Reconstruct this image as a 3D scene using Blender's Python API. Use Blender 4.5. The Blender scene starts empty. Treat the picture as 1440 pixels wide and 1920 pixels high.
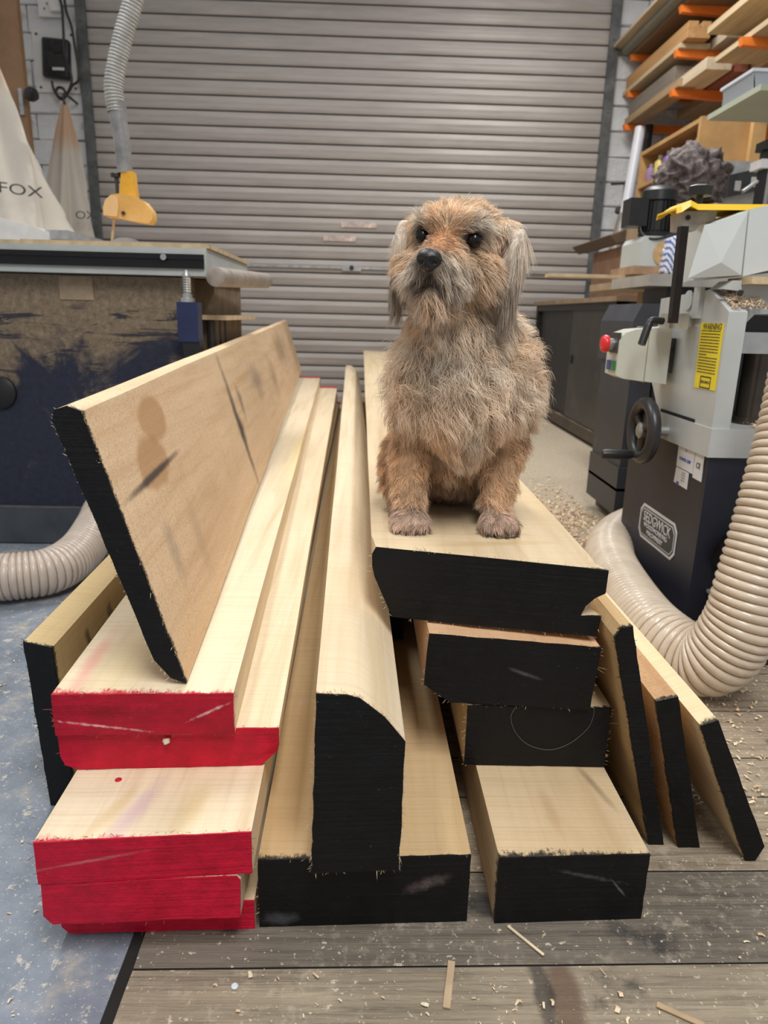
import bpy, bmesh, math, random
import numpy as np
from mathutils import Vector, Matrix, noise as mnoise

scene = bpy.context.scene
COL = scene.collection
random.seed(7)
rng = np.random.default_rng(11)

# ------------------------------------------------------------------ camera
F_PX = 1331.0
yaw, pitch, roll = math.radians(1.6), math.radians(15.5), 0.025
Fh = Vector((math.sin(yaw), math.cos(yaw), 0)); Rr = Vector((math.cos(yaw), -math.sin(yaw), 0))
Fw = Fh * math.cos(pitch) - Vector((0, 0, 1)) * math.sin(pitch)
Uu = Rr.cross(Fw)
Rc = Rr * math.cos(roll) + Uu * math.sin(roll)
Uc = Rc.cross(Fw)
cd = bpy.data.cameras.new('camera'); cam = bpy.data.objects.new('camera', cd); COL.objects.link(cam)
m = Matrix.Identity(4)
for i in range(3):
    m[i][0] = Rc[i]; m[i][1] = Uc[i]; m[i][2] = -Fw[i]
m[2][3] = 0.68
cam.matrix_world = m
cd.sensor_fit = 'VERTICAL'; cd.sensor_height = 36.0; cd.sensor_width = 27.0
cd.lens = 36.0 * F_PX / 1920.0
cd.clip_start = 0.02; cd.clip_end = 60
cd.dof.use_dof = True; cd.dof.focus_distance = 0.90; cd.dof.aperture_fstop = 7.5
scene.camera = cam

# ------------------------------------------------------------------ world, lamps, exposure
w = bpy.data.worlds.new('workshop_ambient'); scene.world = w; w.use_nodes = True
bg = w.node_tree.nodes.get('Background') or w.node_tree.nodes.new('ShaderNodeBackground')
bg.inputs[0].default_value = (0.985, 0.985, 1.0, 1); bg.inputs[1].default_value = 0.42
def tube_lamp(name, loc, sx, sy, power, col=(1, 0.985, 0.95), rot=(0, 0, 0)):
    ld = bpy.data.lights.new(name, 'AREA'); ld.shape = 'RECTANGLE'; ld.size = sx; ld.size_y = sy
    ld.energy = power; ld.color = col
    o = bpy.data.objects.new(name, ld); COL.objects.link(o); o.location = loc; o.rotation_euler = rot
    return o
tube_lamp('ceiling_tube_lamp', (0.3, -0.35, 2.7), 0.5, 1.8, 66)
tube_lamp('ceiling_tube_lamp', (-0.9, 2.4, 2.95), 0.3, 1.8, 40)
tube_lamp('ceiling_tube_lamp', (1.0, 3.6, 3.0), 0.3, 1.8, 48)
scene.view_settings.view_transform = 'Standard'
scene.view_settings.look = 'None'
scene.view_settings.exposure = 0.08
scene.view_settings.gamma = 1.0
scene.view_settings.use_curve_mapping = False

# ------------------------------------------------------------------ helpers: materials
class NT:
    def __init__(s, name):
        s.m = bpy.data.materials.new(name); s.m.use_nodes = True
        s.t = s.m.node_tree; s.n = s.t.nodes; s.l = s.t.links
        s.b = s.n.get('Principled BSDF')
        s.tc = s.n.new('ShaderNodeTexCoord')
    def put(s, sock, v):
        if v is None: return
        if hasattr(v, 'is_output') or isinstance(v, bpy.types.NodeSocket): s.l.new(v, sock)
        else:
            if isinstance(v, (tuple, list)) and len(v) == 3 and sock.type == 'RGBA': v = (*v, 1)
            sock.default_value = v
    def coord(s, scale=(1, 1, 1), loc=(0, 0, 0), rot=(0, 0, 0), src='Object'):
        mp = s.n.new('ShaderNodeMapping'); s.l.new(s.tc.outputs[src], mp.inputs[0])
        mp.inputs['Location'].default_value = loc; mp.inputs['Rotation'].default_value = rot; mp.inputs['Scale'].default_value = scale
        return mp.outputs[0]
    def noise(s, vec, scale=1.0, detail=4, rough=0.55, dist=0.0):
        n = s.n.new('ShaderNodeTexNoise'); s.put(n.inputs['Vector'], vec)
        n.inputs['Scale'].default_value = scale; n.inputs['Detail'].default_value = detail
        n.inputs['Roughness'].default_value = rough; n.inputs['Distortion'].default_value = dist
        return n.outputs[0]
    def vor(s, vec, scale=1.0, out='Distance', feature='F1'):
        n = s.n.new('ShaderNodeTexVoronoi'); n.feature = feature; s.put(n.inputs['Vector'], vec); n.inputs['Scale'].default_value = scale
        return n.outputs[out]
    def wave(s, vec, scale=1.0, dist=0.0, detail=2, dscale=1.0, direction='Y'):
        n = s.n.new('ShaderNodeTexWave'); n.bands_direction = direction; s.put(n.inputs['Vector'], vec)
        n.inputs['Scale'].default_value = scale; n.inputs['Distortion'].default_value = dist
        n.inputs['Detail'].default_value = detail; n.inputs['Detail Scale'].default_value = dscale
        return n.outputs['Fac']
    def ramp(s, fac, stops):
        n = s.n.new('ShaderNodeValToRGB'); s.put(n.inputs[0], fac)
        e = n.color_ramp.elements
        while len(e) < len(stops): e.new(0.5)
        for i, (p, c) in enumerate(stops):
            e[i].position = p
            e[i].color = (c, c, c, 1) if isinstance(c, (int, float)) else (*c[:3], 1)
        return n.outputs[0]
    def mix(s, fac, a, b, mode='MIX'):
        n = s.n.new('ShaderNodeMix'); n.data_type = 'RGBA'; n.blend_type = mode
        s.put(n.inputs[0], fac); s.put(n.inputs[6], a); s.put(n.inputs[7], b)
        return n.outputs[2]
    def math(s, op, a, b=None, c=None, clamp=False):
        n = s.n.new('ShaderNodeMath'); n.operation = op; n.use_clamp = clamp
        s.put(n.inputs[0], a); s.put(n.inputs[1], b)
        if c is not None: s.put(n.inputs[2], c)
        return n.outputs[0]
    def sep(s, vec=None):
        n = s.n.new('ShaderNodeSeparateXYZ'); s.put(n.inputs[0], vec if vec is not None else s.tc.outputs['Object'])
        return n.outputs
    def smooth(s, v, a, b):
        n = s.n.new('ShaderNodeMapRange'); n.interpolation_type = 'SMOOTHSTEP'
        s.put(n.inputs[0], v); n.inputs[1].default_value = a; n.inputs[2].default_value = b
        n.inputs[3].default_value = 0; n.inputs[4].default_value = 1
        return n.outputs[0]
    def blob(s, c, r, rot=(0, 0, 0), soft=0.5, wob=0.3, wscale=18):
        """1 inside an ellipsoid of radii r about c, ragged edge"""
        q = s.n.new('ShaderNodeVectorMath'); q.operation = 'SUBTRACT'
        s.l.new(s.tc.outputs['Object'], q.inputs[0]); q.inputs[1].default_value = c
        mp = s.n.new('ShaderNodeMapping'); mp.vector_type = 'TEXTURE'
        s.l.new(q.outputs[0], mp.inputs[0]); mp.inputs['Rotation'].default_value = rot; mp.inputs['Scale'].default_value = r
        ln = s.n.new('ShaderNodeVectorMath'); ln.operation = 'LENGTH'; s.l.new(mp.outputs[0], ln.inputs[0])
        nz = s.noise(s.tc.outputs['Object'], wscale, 4, 0.65)
        d = s.math('ADD', ln.outputs['Value'], s.math('MULTIPLY', s.math('SUBTRACT', nz, 0.5), wob * 2))
        return s.math('SUBTRACT', 1.0, s.smooth(d, 1.0 - soft, 1.0 + soft * 0.3))
    def bump(s, h, strength=0.3, dist=0.002, prev=None):
        n = s.n.new('ShaderNodeBump'); s.put(n.inputs['Height'], h)
        n.inputs['Strength'].default_value = strength; n.inputs['Distance'].default_value = dist
        if prev is not None: s.l.new(prev, n.inputs['Normal'])
        return n.outputs[0]
    def done(s, color=None, rough=0.6, metal=0.0, normal=None, spec=0.5, **kw):
        b = s.b
        s.put(b.inputs['Base Color'], color); s.put(b.inputs['Roughness'], rough); s.put(b.inputs['Metallic'], metal)
        s.put(b.inputs['Specular IOR Level'], spec)
        if normal is not None: s.l.new(normal, b.inputs['Normal'])
        for k, v in kw.items(): s.put(b.inputs[k.replace('_', ' ')], v)
        return s.m

_plain = {}
def plain(name, c, rough=0.5, metal=0.0, var=0.25, scale=25, dust=0.0, dustc=(0.50, 0.36, 0.22), spec=0.5, bump=0.1):
    """one colour with mottling, light relief and optional sawdust lying on upward faces and in patches"""
    if name in _plain: return _plain[name]
    s = NT(name); v = s.coord()
    n1 = s.noise(v, scale, 6, 0.6)
    dark = tuple(x * (1 - var) for x in c); lite = tuple(min(1, x * (1 + var * 0.6)) for x in c)
    col = s.ramp(n1, [(0.3, dark), (0.7, lite)])
    if dust > 0:
        n2 = s.noise(v, 7, 8, 0.7)
        geo = s.n.new('ShaderNodeNewGeometry'); up = s.sep(geo.outputs['Normal'])[2]
        f = s.math('ADD', s.smooth(n2, 0.62 - dust * 0.3, 0.85), s.math('MULTIPLY', s.smooth(up, 0.5, 0.95), s.smooth(n2, 0.35, 0.65)))
        col = s.mix(s.math('MULTIPLY', f, min(1, dust * 1.4), clamp=True), col, dustc)
    _plain[name] = s.done(col, s.ramp(n1, [(0, max(0.02, rough - 0.08)), (1, min(1, rough + 0.1))]), metal, s.bump(n1, bump, 0.001), spec)
    return _plain[name]

# ------------------------------------------------------------------ helpers: geometry
def link(o, parent=None):
    COL.objects.link(o)
    if parent is not None:
        o.parent = parent
        o.matrix_parent_inverse = parent_matrix(parent).inverted()
    return o
def parent_matrix(p):
    mt = Matrix.Translation(p.location)
    if p.parent is not None: mt = parent_matrix(p.parent) @ p.matrix_parent_inverse @ mt
    return mt
def tag(o, label=None, cat=None, group=None, kind=None):
    if label: o['label'] = label
    if cat: o['category'] = cat
    if group: o['group'] = group
    if kind: o['kind'] = kind
    return o
def thing(name, loc, label, cat, group=None):
    o = bpy.data.objects.new(name, None); o.empty_display_size = 0.05
    COL.objects.link(o); o.location = loc
    return tag(o, label, cat, group)
def obj(name, bm, mats, parent=None, smooth=None, recenter=True, org=None, bevel=0.0, seg=2):
    """link a bmesh (world coordinates) as one mesh object"""
    if bevel > 0:
        es = [e for e in bm.edges if len(e.link_faces) == 2 and e.calc_face_angle(0) > 0.5]
        bmesh.ops.bevel(bm, geom=es, offset=bevel, offset_type='OFFSET', segments=seg, profile=0.5, affect='EDGES', clamp_overlap=True)
    bmesh.ops.recalc_face_normals(bm, faces=bm.faces)
    me = bpy.data.meshes.new(name)
    if org is None:
        if recenter and len(bm.verts):
            co = np.array([v.co[:] for v in bm.verts]); lo, hi = co.min(0), co.max(0)
            org = Vector(((lo[0] + hi[0]) / 2, (lo[1] + hi[1]) / 2, lo[2]))
        else: org = Vector((0, 0, 0))
    org = Vector(org)
    bmesh.ops.translate(bm, verts=bm.verts, vec=-org)
    bm.to_mesh(me); bm.free()
    for mt in (mats if isinstance(mats, (list, tuple)) else [mats]): me.materials.append(mt)
    if smooth is not None:
        me.polygons.foreach_set('use_smooth', [True] * len(me.polygons))
        me.set_sharp_from_angle(angle=math.radians(smooth))
    o = bpy.data.objects.new(name, me); o.location = org
    link(o, parent)
    return o
def B(): return bmesh.new()
def box(bm, x0, x1, y0, y1, z0, z1, rot=None, mi=0):
    vs = [bm.verts.new((x, y, z)) for z in (z0, z1) for (x, y) in ((x0, y0), (x1, y0), (x1, y1), (x0, y1))]
    fs = [bm.faces.new([vs[i] for i in f]) for f in ((3, 2, 1, 0), (4, 5, 6, 7), (0, 1, 5, 4), (1, 2, 6, 5), (2, 3, 7, 6), (3, 0, 4, 7))]
    for f in fs: f.material_index = mi
    if rot is not None: bmesh.ops.transform(bm, matrix=rot, verts=vs)
    return vs
def rotm(c, axis, deg):
    c = Vector(c); return Matrix.Translation(c) @ Matrix.Rotation(math.radians(deg), 4, axis) @ Matrix.Translation(-c)
def frame(d):
    d = Vector(d).normalized(); a = Vector((0, 0, 1)) if abs(d.z) < 0.9 else Vector((1, 0, 0))
    u = d.cross(a).normalized(); v = d.cross(u).normalized()
    return u, v
def cyl(bm, p0, p1, r0, r1=None, n=20, cap=True, mi=0):
    p0, p1 = Vector(p0), Vector(p1); r1 = r0 if r1 is None else r1
    u, v = frame(p1 - p0); rings = []
    for p, r in ((p0, r0), (p1, r1)):
        rings.append([bm.verts.new(p + (u * math.cos(2 * math.pi * i / n) + v * math.sin(2 * math.pi * i / n)) * r) for i in range(n)])
    fs = [bm.faces.new([rings[0][i], rings[0][(i + 1) % n], rings[1][(i + 1) % n], rings[1][i]]) for i in range(n)]
    if cap: fs += [bm.faces.new(rings[0][::-1]), bm.faces.new(rings[1])]
    for f in fs: f.material_index = mi
    return rings[0] + rings[1]
def lathe(bm, p0, axis, prof, n=28):
    """prof: list of (distance along axis, radius)"""
    p0 = Vector(p0); d = Vector(axis).normalized(); u, v = frame(d); rings = []
    for t, r in prof:
        r = max(r, 1e-4)
        rings.append([bm.verts.new(p0 + d * t + (u * math.cos(2 * math.pi * i / n) + v * math.sin(2 * math.pi * i / n)) * r) for i in range(n)])
    for a, b in zip(rings, rings[1:]):
        for i in range(n): bm.faces.new([a[i], a[(i + 1) % n], b[(i + 1) % n], b[i]])
    bm.faces.new(rings[0][::-1]); bm.faces.new(rings[-1])
def prism(bm, pts, y0, y1, axis='Y', mi=0):
    """extrude 2-D polygon pts: axis Y -> (x,z), axis X -> (y,z), axis Z -> (x,y)"""
    def P(a, b, t): return {'Y': (a, t, b), 'X': (t, a, b), 'Z': (a, b, t)}[axis]
    A = [bm.verts.new(P(a, b, y0)) for a, b in pts]; C = [bm.verts.new(P(a, b, y1)) for a, b in pts]
    n = len(pts); fs = [bm.faces.new([A[i], A[(i + 1) % n], C[(i + 1) % n], C[i]]) for i in range(n)]
    fs += [bm.faces.new(A[::-1]), bm.faces.new(C)]
    for f in fs: f.material_index = mi
    return A + C
def catmull(pts, per=12):
    P = [Vector(p) for p in pts]; P = [2 * P[0] - P[1]] + P + [2 * P[-1] - P[-2]]; out = []
    for i in range(1, len(P) - 2):
        for k in range(per):
            t = k / per; a, b, c, d = P[i - 1], P[i], P[i + 1], P[i + 2]
            out.append(0.5 * ((2 * b) + (c - a) * t + (2 * a - 5 * b + 4 * c - d) * t * t + (3 * b - a - 3 * c + d) * t ** 3))
    out.append(P[-2]); return out
def resample(path, step):
    P = [Vector(p) for p in path]; L = [0]
    for a, b in zip(P, P[1:]): L.append(L[-1] + (b - a).length)
    n = max(2, int(L[-1] / step)); out = []; j = 0
    for k in range(n + 1):
        s = L[-1] * k / n
        while j < len(P) - 2 and L[j + 1] < s: j += 1
        t = (s - L[j]) / max(1e-9, L[j + 1] - L[j]); out.append(P[j].lerp(P[j + 1], min(1, t)))
    return out
def tube(bm, path, rad, n=10, cap=True):
    """rad: number or f(k, total)"""
    P = [Vector(p) for p in path]; rings = []; u = None
    for k, p in enumerate(P):
        d = (P[min(k + 1, len(P) - 1)] - P[max(k - 1, 0)]).normalized()
        if u is None: u, _ = frame(d)
        u = (u - d * u.dot(d)).normalized(); v = d.cross(u)
        r = rad(k, len(P)) if callable(rad) else rad
        rings.append([bm.verts.new(p + (u * math.cos(2 * math.pi * i / n) + v * math.sin(2 * math.pi * i / n)) * r) for i in range(n)])
    for a, b in zip(rings, rings[1:]):
        for i in range(n): bm.faces.new([a[i], a[(i + 1) % n], b[(i + 1) % n], b[i]])
    if cap: bm.faces.new(rings[0][::-1]); bm.faces.new(rings[-1])
def grid(bm, f, nu, nv):
    """surface f(u,v) -> xyz with u,v in 0..1"""
    V = [[bm.verts.new(f(i / nu, j / nv)) for j in range(nv + 1)] for i in range(nu + 1)]
    for i in range(nu):
        for j in range(nv): bm.faces.new([V[i][j], V[i + 1][j], V[i + 1][j + 1], V[i][j + 1]])
    return V
def text_obj(name, body, mat, parent, origin, xdir, ydir, size, align='CENTER', extrude=0.0004, sx=1.0):
    """flat lettering as a mesh, lying in the plane spanned by xdir, ydir"""
    cu = bpy.data.curves.new(name, 'FONT'); cu.body = body; cu.size = size; cu.align_x = align; cu.align_y = 'CENTER'; cu.extrude = extrude
    cu.resolution_u = 3
    t = bpy.data.objects.new('tmp_text', cu); COL.objects.link(t)
    bpy.context.view_layer.update()
    me = bpy.data.meshes.new_from_object(t.evaluated_get(bpy.context.evaluated_depsgraph_get()))
    bpy.data.objects.remove(t); bpy.data.curves.remove(cu)
    X = Vector(xdir).normalized(); Yv = Vector(ydir).normalized(); Zv = X.cross(Yv)
    M4 = Matrix((( X.x * sx, Yv.x, Zv.x, 0), (X.y * sx, Yv.y, Zv.y, 0), (X.z * sx, Yv.z, Zv.z, 0), (0, 0, 0, 1)))
    me.transform(M4); me.materials.clear(); me.materials.append(mat); me.name = name
    o = bpy.data.objects.new(name, me); o.location = origin
    return link(o, parent)
# ------------------------------------------------------------------ setting
def m_brick():
    s = NT('painted_brick'); v = s.coord()
    n = s.noise(v, 9, 8, 0.65); n2 = s.noise(v, 40, 6, 0.7); n3 = s.noise(v, 3.2, 5, 0.6)
    col = s.ramp(n3, [(0.25, (0.52, 0.52, 0.52)), (0.55, (0.68, 0.69, 0.70)), (0.8, (0.76, 0.77, 0.78))])
    col = s.mix(s.smooth(n, 0.60, 0.74), col, (0.36, 0.31, 0.25))
    h = s.math('ADD', n2, s.math('MULTIPLY', n, 2.0))
    return s.done(col, 0.75, 0, s.bump(h, 0.7, 0.012))
def m_mortar():
    s = NT('mortar'); n = s.noise(s.coord(), 30, 5)
    return s.done(s.ramp(n, [(0.3, (0.40, 0.385, 0.36)), (0.7, (0.60, 0.59, 0.57))]), 0.9, 0, s.bump(n, 0.5, 0.006))
def m_floor():
    s = NT('painted_concrete'); v = s.coord()
    n = s.noise(v, 2.2, 6, 0.6); n2 = s.noise(v, 14, 8, 0.7); n3 = s.noise(v, 90, 4, 0.6); n4 = s.noise(v, 38, 6, 0.75)
    col = s.ramp(n2, [(0.25, (0.125, 0.150, 0.190)), (0.5, (0.20, 0.232, 0.282)), (0.75, (0.29, 0.322, 0.37))])
    x, y, z = s.sep()
    far = s.math('ADD', s.smooth(y, 1.6, 3.2), s.math('MULTIPLY', s.smooth(x, 0.35, 0.9), s.smooth(y, 0.9, 2.0)))
    d = s.math('ADD', s.math('MULTIPLY', far, 0.28), s.math('ADD', s.math('MULTIPLY', n2, 0.75), s.math('MULTIPLY', n, 0.45)))
    col = s.mix(s.math('MULTIPLY', s.smooth(d, 0.64, 0.86), 0.85), col, s.ramp(n3, [(0.3, (0.42, 0.33, 0.22)), (0.7, (0.66, 0.55, 0.40))]))
    col = s.mix(s.math('MULTIPLY', s.smooth(n4, 0.57, 0.64), 0.6), col, (0.70, 0.63, 0.50))
    n5 = s.noise(v, 230, 3, 0.6); col = s.mix(s.math('MULTIPLY', s.smooth(n5, 0.62, 0.68), 0.7), col, (0.68, 0.63, 0.53))
    return s.done(col, s.ramp(n2, [(0, 0.35), (1, 0.75)]), 0, s.bump(s.math('ADD', n3, n2), 0.25, 0.003))
MORTAR = m_mortar(); BRICK = m_brick()
bm = B(); box(bm, -4.2, 4.2, -2.6, 5.9, -0.12, 0)
tag(obj('floor', bm, m_floor(), org=(0, 0, 0)), 'blue-grey painted concrete floor scattered with sawdust', kind='structure')

# back wall: slabs either side of the shutter, bricks proud of them
YW = 5.62
bm = B(); box(bm, -3.0, -1.99, YW, YW + 0.25, 0, 3.1); box(bm, 1.68, 2.6, YW, YW + 0.25, 0, 3.1); box(bm, -1.99, 1.68, YW + 0.12, YW + 0.3, 2.82, 3.1)
wall_back = tag(obj('wall_back', bm, MORTAR, org=(0, YW, 0)), 'white painted block wall either side of the shutter', kind='structure')
bm = B(); box(bm, 2.40, 2.62, 2.2, YW + 0.25, 0, 3.1)
wall_right = tag(obj('wall_right', bm, MORTAR, org=(2.4, 0, 0)), 'white painted block wall behind the timber rack', kind='structure')
def brick_mesh(l, d, h, seed):
    bm = B(); box(bm, -l / 2, l / 2, -d / 2, d / 2, -h / 2, h / 2)
    es = [e for e in bm.edges]
    bmesh.ops.bevel(bm, geom=es, offset=0.008, segments=1, affect='EDGES')
    r = random.Random(seed)
    for v in bm.verts: v.co += Vector((r.uniform(-1, 1), r.uniform(-1, 1), r.uniform(-1, 1))) * 0.004
    me = bpy.data.meshes.new('brick'); bm.to_mesh(me); bm.free(); me.materials.append(BRICK); return me
CH, BL = 0.165, 0.40
bricks = [brick_mesh(BL - 0.006, 0.05, CH - 0.006, i) for i in range(4)]
halves = [brick_mesh(BL / 2 - 0.006, 0.05, CH - 0.006, 10 + i) for i in range(2)]
def lay(parent, a0, a1, z0, z1, place, rz):
    k = 0
    for c in range(int(z0 / CH), int(z1 / CH) + 1):
        a = a0 + (0 if c % 2 else -BL / 2)
        while a < a1 - 0.02:
            lo, hi = max(a, a0), min(a + BL, a1)
            if hi - lo > 0.1:
                me = bricks[(k * 7 + c) % 4] if hi - lo > BL * 0.7 else halves[k % 2]
                o = bpy.data.objects.new('brick', me)
                o.location = place((lo + hi) / 2, (c + 0.5) * CH); o.rotation_euler = (0, 0, rz)
                full = BL if hi - lo > BL * 0.7 else BL / 2
                o.scale = ((hi - lo) / full, 1, 1)
                link(o, parent)
            a += BL; k += 1
lay(wall_back, -2.75, -2.0, 0.95, 2.85, lambda a, z: (a, YW - 0.012, z), 0)
lay(wall_back, 1.69, 2.40, 0.75, 2.85, lambda a, z: (a, YW - 0.012, z), 0)
lay(wall_right, 3.1, 5.55, 0.9, 2.6, lambda a, z: (2.40 + 0.012, a, z), math.pi / 2)

# roller shutter: every slat a piece
def m_slat():
    s = NT('shutter_slat_steel'); v = s.coord(); oi = s.n.new('ShaderNodeObjectInfo')
    vv = s.n.new('ShaderNodeVectorMath'); vv.operation = 'ADD'; s.l.new(v, vv.inputs[0])
    cm = s.n.new('ShaderNodeCombineXYZ'); s.put(cm.inputs[0], s.math('MULTIPLY', oi.outputs['Random'], 31.0)); s.l.new(cm.outputs[0], vv.inputs[1])
    mp = s.n.new('ShaderNodeMapping'); s.l.new(vv.outputs[0], mp.inputs[0]); mp.inputs['Scale'].default_value = (1, 1, 9)
    n = s.noise(mp.outputs[0], 2.3, 8, 0.65); n2 = s.noise(mp.outputs[0], 9, 8, 0.75)
    col = s.ramp(n, [(0.3, (0.32, 0.29, 0.265)), (0.55, (0.40, 0.365, 0.34)), (0.75, (0.46, 0.425, 0.40))])
    col = s.mix(s.math('MULTIPLY', s.smooth(n2, 0.58, 0.75), 0.5), col, (0.16, 0.135, 0.11))
    col = s.mix(s.math('MULTIPLY', s.smooth(oi.outputs['Random'], 0, 1), 0.18), col, (0.42, 0.39, 0.37))
    return s.done(col, 0.48, 0.15, s.bump(n2, 0.08, 0.002), 0.4)
SLAT = m_slat(); RAIL = plain('shutter_guide_steel', (0.12, 0.125, 0.125), 0.55, 0.3, 0.45, 14, dust=0.25, dustc=(0.3, 0.26, 0.2))
dr = thing('door_1', (-0.155, 5.58, 0), 'grey steel roller shutter closed across the back wall', None); dr['kind'] = 'structure'
PITCH = 0.0968; SX0, SX1 = -1.955, 1.64
prof = [(0.016, 0.0015), (0.003, 0.004), (0.0, 0.010), (-0.0015, 0.030), (-0.0022, 0.048), (-0.0035, 0.052), (-0.0035, 0.060), (-0.002, 0.064), (-0.001, 0.080), (0.002, 0.089), (0.018, 0.0912)]
bm = B(); A = [bm.verts.new((SX0, y, z)) for y, z in prof]; C = [bm.verts.new((SX1, y, z)) for y, z in prof]
for i in range(len(prof) - 1): bm.faces.new([A[i], C[i], C[i + 1], A[i + 1]])
bmesh.ops.recalc_face_normals(bm, faces=bm.faces)
sme = bpy.data.meshes.new('slat'); bm.to_mesh(sme); bm.free(); sme.materials.append(SLAT)
sme.polygons.foreach_set('use_smooth', [True] * len(sme.polygons)); sme.set_sharp_from_angle(angle=math.radians(50))
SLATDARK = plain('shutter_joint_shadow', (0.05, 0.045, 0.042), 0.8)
for k in range(30):
    o = bpy.data.objects.new('slat', sme); o.location = (0, 5.58, k * PITCH + 0.004); link(o, dr)
bm = B(); box(bm, SX0, SX1, 5.597, 5.605, 0, 2.95); obj('joint_shadow_sheet', bm, SLATDARK, dr)  # dark sheet added behind the slats as painted joint shadow
for x0, x1 in ((SX0 - 0.055, SX0 + 0.012), (SX1 - 0.012, SX1 + 0.055)):
    bm = B(); box(bm, x0, x1, 5.545, 5.566, 0, 2.98); box(bm, x0, x1, 5.60, 5.618, 0, 2.98)
    xe = x0 if x0 < 0 else x1 - 0.02
    box(bm, xe, xe + 0.02, 5.566, 5.60, 0, 2.98)
    for zz in np.arange(0.3, 2.9, 0.45): cyl(bm, ((x0 + x1) / 2, 5.545, zz), ((x0 + x1) / 2, 5.538, zz), 0.009, n=8)
    obj('guide_rail', bm, RAIL, dr)
bm = B(); zl = 10.45 * PITCH
box(bm, SX0 + 0.3, SX1 - 0.15, 5.563, 5.571, zl - 0.008, zl + 0.008); obj('lock_rod', bm, plain('galvanised_steel', (0.42, 0.42, 0.42), 0.4, 0.6, 0.3), dr)
bm = B(); box(bm, -0.20, -0.06, 5.560, 5.569, zl - 0.022, zl + 0.022); pl = obj('lock_plate', bm, plain('galvanised_steel', (0.42, 0.42, 0.42)), dr, bevel=0.003)
bm = B(); cyl(bm, (-0.13, 5.562, zl), (-0.13, 5.553, zl), 0.017); obj('lock_barrel', bm, plain('black_plastic', (0.012, 0.012, 0.013), 0.4), dr)
STK = plain('torn_sticker', (0.62, 0.50, 0.45), 0.7, 0, 0.5, 20)
for (x0, x1, k) in ((-0.21, 0.05, 13), (-0.34, -0.10, 12)):
    bm = B(); box(bm, x0, x1, 5.5705, 5.5735, k * PITCH + 0.034, k * PITCH + 0.072); obj('torn_sticker', bm, STK, dr)

# timber deck let into the floor: planks run across
def m_deck(name, tone, seed, knots=()):
    s = NT(name); v = s.coord((1.6, 30, 30), (seed, seed * 0.7, 0)); v0 = s.coord((1, 1, 1), (seed, 0, 0))
    g = s.noise(v, 2.2, 10, 0.70, 0.8); fine = s.noise(s.coord((6, 220, 220), (seed, 0, 0)), 1.6, 4, 0.6, 0.3); n = s.noise(v0, 7, 7, 0.65); sp = s.noise(v0, 150, 3, 0.6); sp2 = s.noise(v0, 60, 5, 0.7); big = s.noise(v0, 3, 4)
    c = tone
    col = s.ramp(g, [(0.30, tuple(x * 0.42 for x in c)), (0.45, tuple(x * 0.82 for x in c)), (0.60, c), (0.78, tuple(min(1, x * 1.25) for x in c))])
    col = s.mix(s.math('MULTIPLY', s.smooth(fine, 0.52, 0.70), 0.55), col, tuple(x * 0.42 for x in c))
    col = s.mix(s.math('MULTIPLY', s.smooth(n, 0.58, 0.70), 0.78), col, (0.032, 0.030, 0.030))
    col = s.mix(s.math('MULTIPLY', s.math('MULTIPLY', s.smooth(sp2, 0.50, 0.66), s.smooth(big, 0.42, 0.6)), 0.5), col, (0.50, 0.43, 0.33))
    col = s.mix(s.math('MULTIPLY', s.smooth(sp, 0.635, 0.68), 0.85), col, (0.66, 0.57, 0.44))
    for st in knots:
        ce, r, rot, cc, amt = st[:5]; col = s.mix(s.math('MULTIPLY', s.blob(ce, r, rot, **(st[5] if len(st) > 5 else {})), amt), col, cc)
    return s.done(col, 0.82, 0, s.bump(s.math('ADD', g, s.math('MULTIPLY', fine, 0.7)), 0.8, 0.005))
deck = tag(bpy.data.objects.new('floor_deck', None), 'weathered timber plank deck set flush into the concrete floor', kind='structure'); COL.objects.link(deck); deck.location = (0.6, 0.5, 0)
bm = B(); box(bm, -0.252, 1.75, -0.3, 1.42, 0.0004, 0.0016); obj('gap_strip', bm, plain('gap_black', (0.012, 0.011, 0.010), 0.9), deck)  # near-black sheet under the planks paints in the darkness of the gaps
edges = [-0.14, 0.085, 0.225, 0.345, 0.475, 0.603, 0.737, 0.882, 0.978, 1.12, 1.26, 1.40]
tones = [(0.32, 0.265, 0.20)] * 4 + [(0.37, 0.305, 0.22), (0.205, 0.172, 0.135), (0.38, 0.305, 0.215), (0.42, 0.345, 0.25), (0.45, 0.36, 0.26), (0.40, 0.32, 0.23), (0.38, 0.30, 0.22)]
KN = {4: [((0.455, 0.08, 0), (0.020, 0.085, 0.05), (0, 0, -0.08), (0.15, 0.09, 0.06), 0.85, dict(wob=0.35, wscale=25)), ((0.435, 0.10, 0), (0.012, 0.06, 0.05), (0, 0, 0), (0.02, 0.02, 0.02), 0.7, dict(wob=0.6, wscale=40))], 5: [((0.10, 0.06, 0), (0.028, 0.02, 0.05), (0, 0, 0), (0.02, 0.02, 0.022), 0.8, dict(wob=0.7, wscale=30)), ((0.40, 0.085, 0), (0.04, 0.02, 0.05), (0, 0, 0), (0.02, 0.02, 0.022), 0.8, dict(wob=0.7, wscale=30))]}
for i in range(len(edges) - 1):
    a, b = edges[i] + 0.0012, edges[i + 1] - 0.0012
    bm = B()
    def deckf(u, v_): 
        x = -0.238 + 1.98 * u; y = a + (b - a) * v_ + 0.012 * (x + 0.2)
        z = 0.0046 + 0.0004 * mnoise.noise((x * 3 + i * 9, y * 20, 0)) - 0.0016 * (abs(2 * v_ - 1) ** 8)
        return (x, y, z)
    grid(bm, deckf, 40, 6)
    obj('plank', bm, m_deck('deck_wood', tones[i], i * 3.7 + 1, KN.get(i, ())), deck, org=(-0.24, a, 0), smooth=60)

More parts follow.
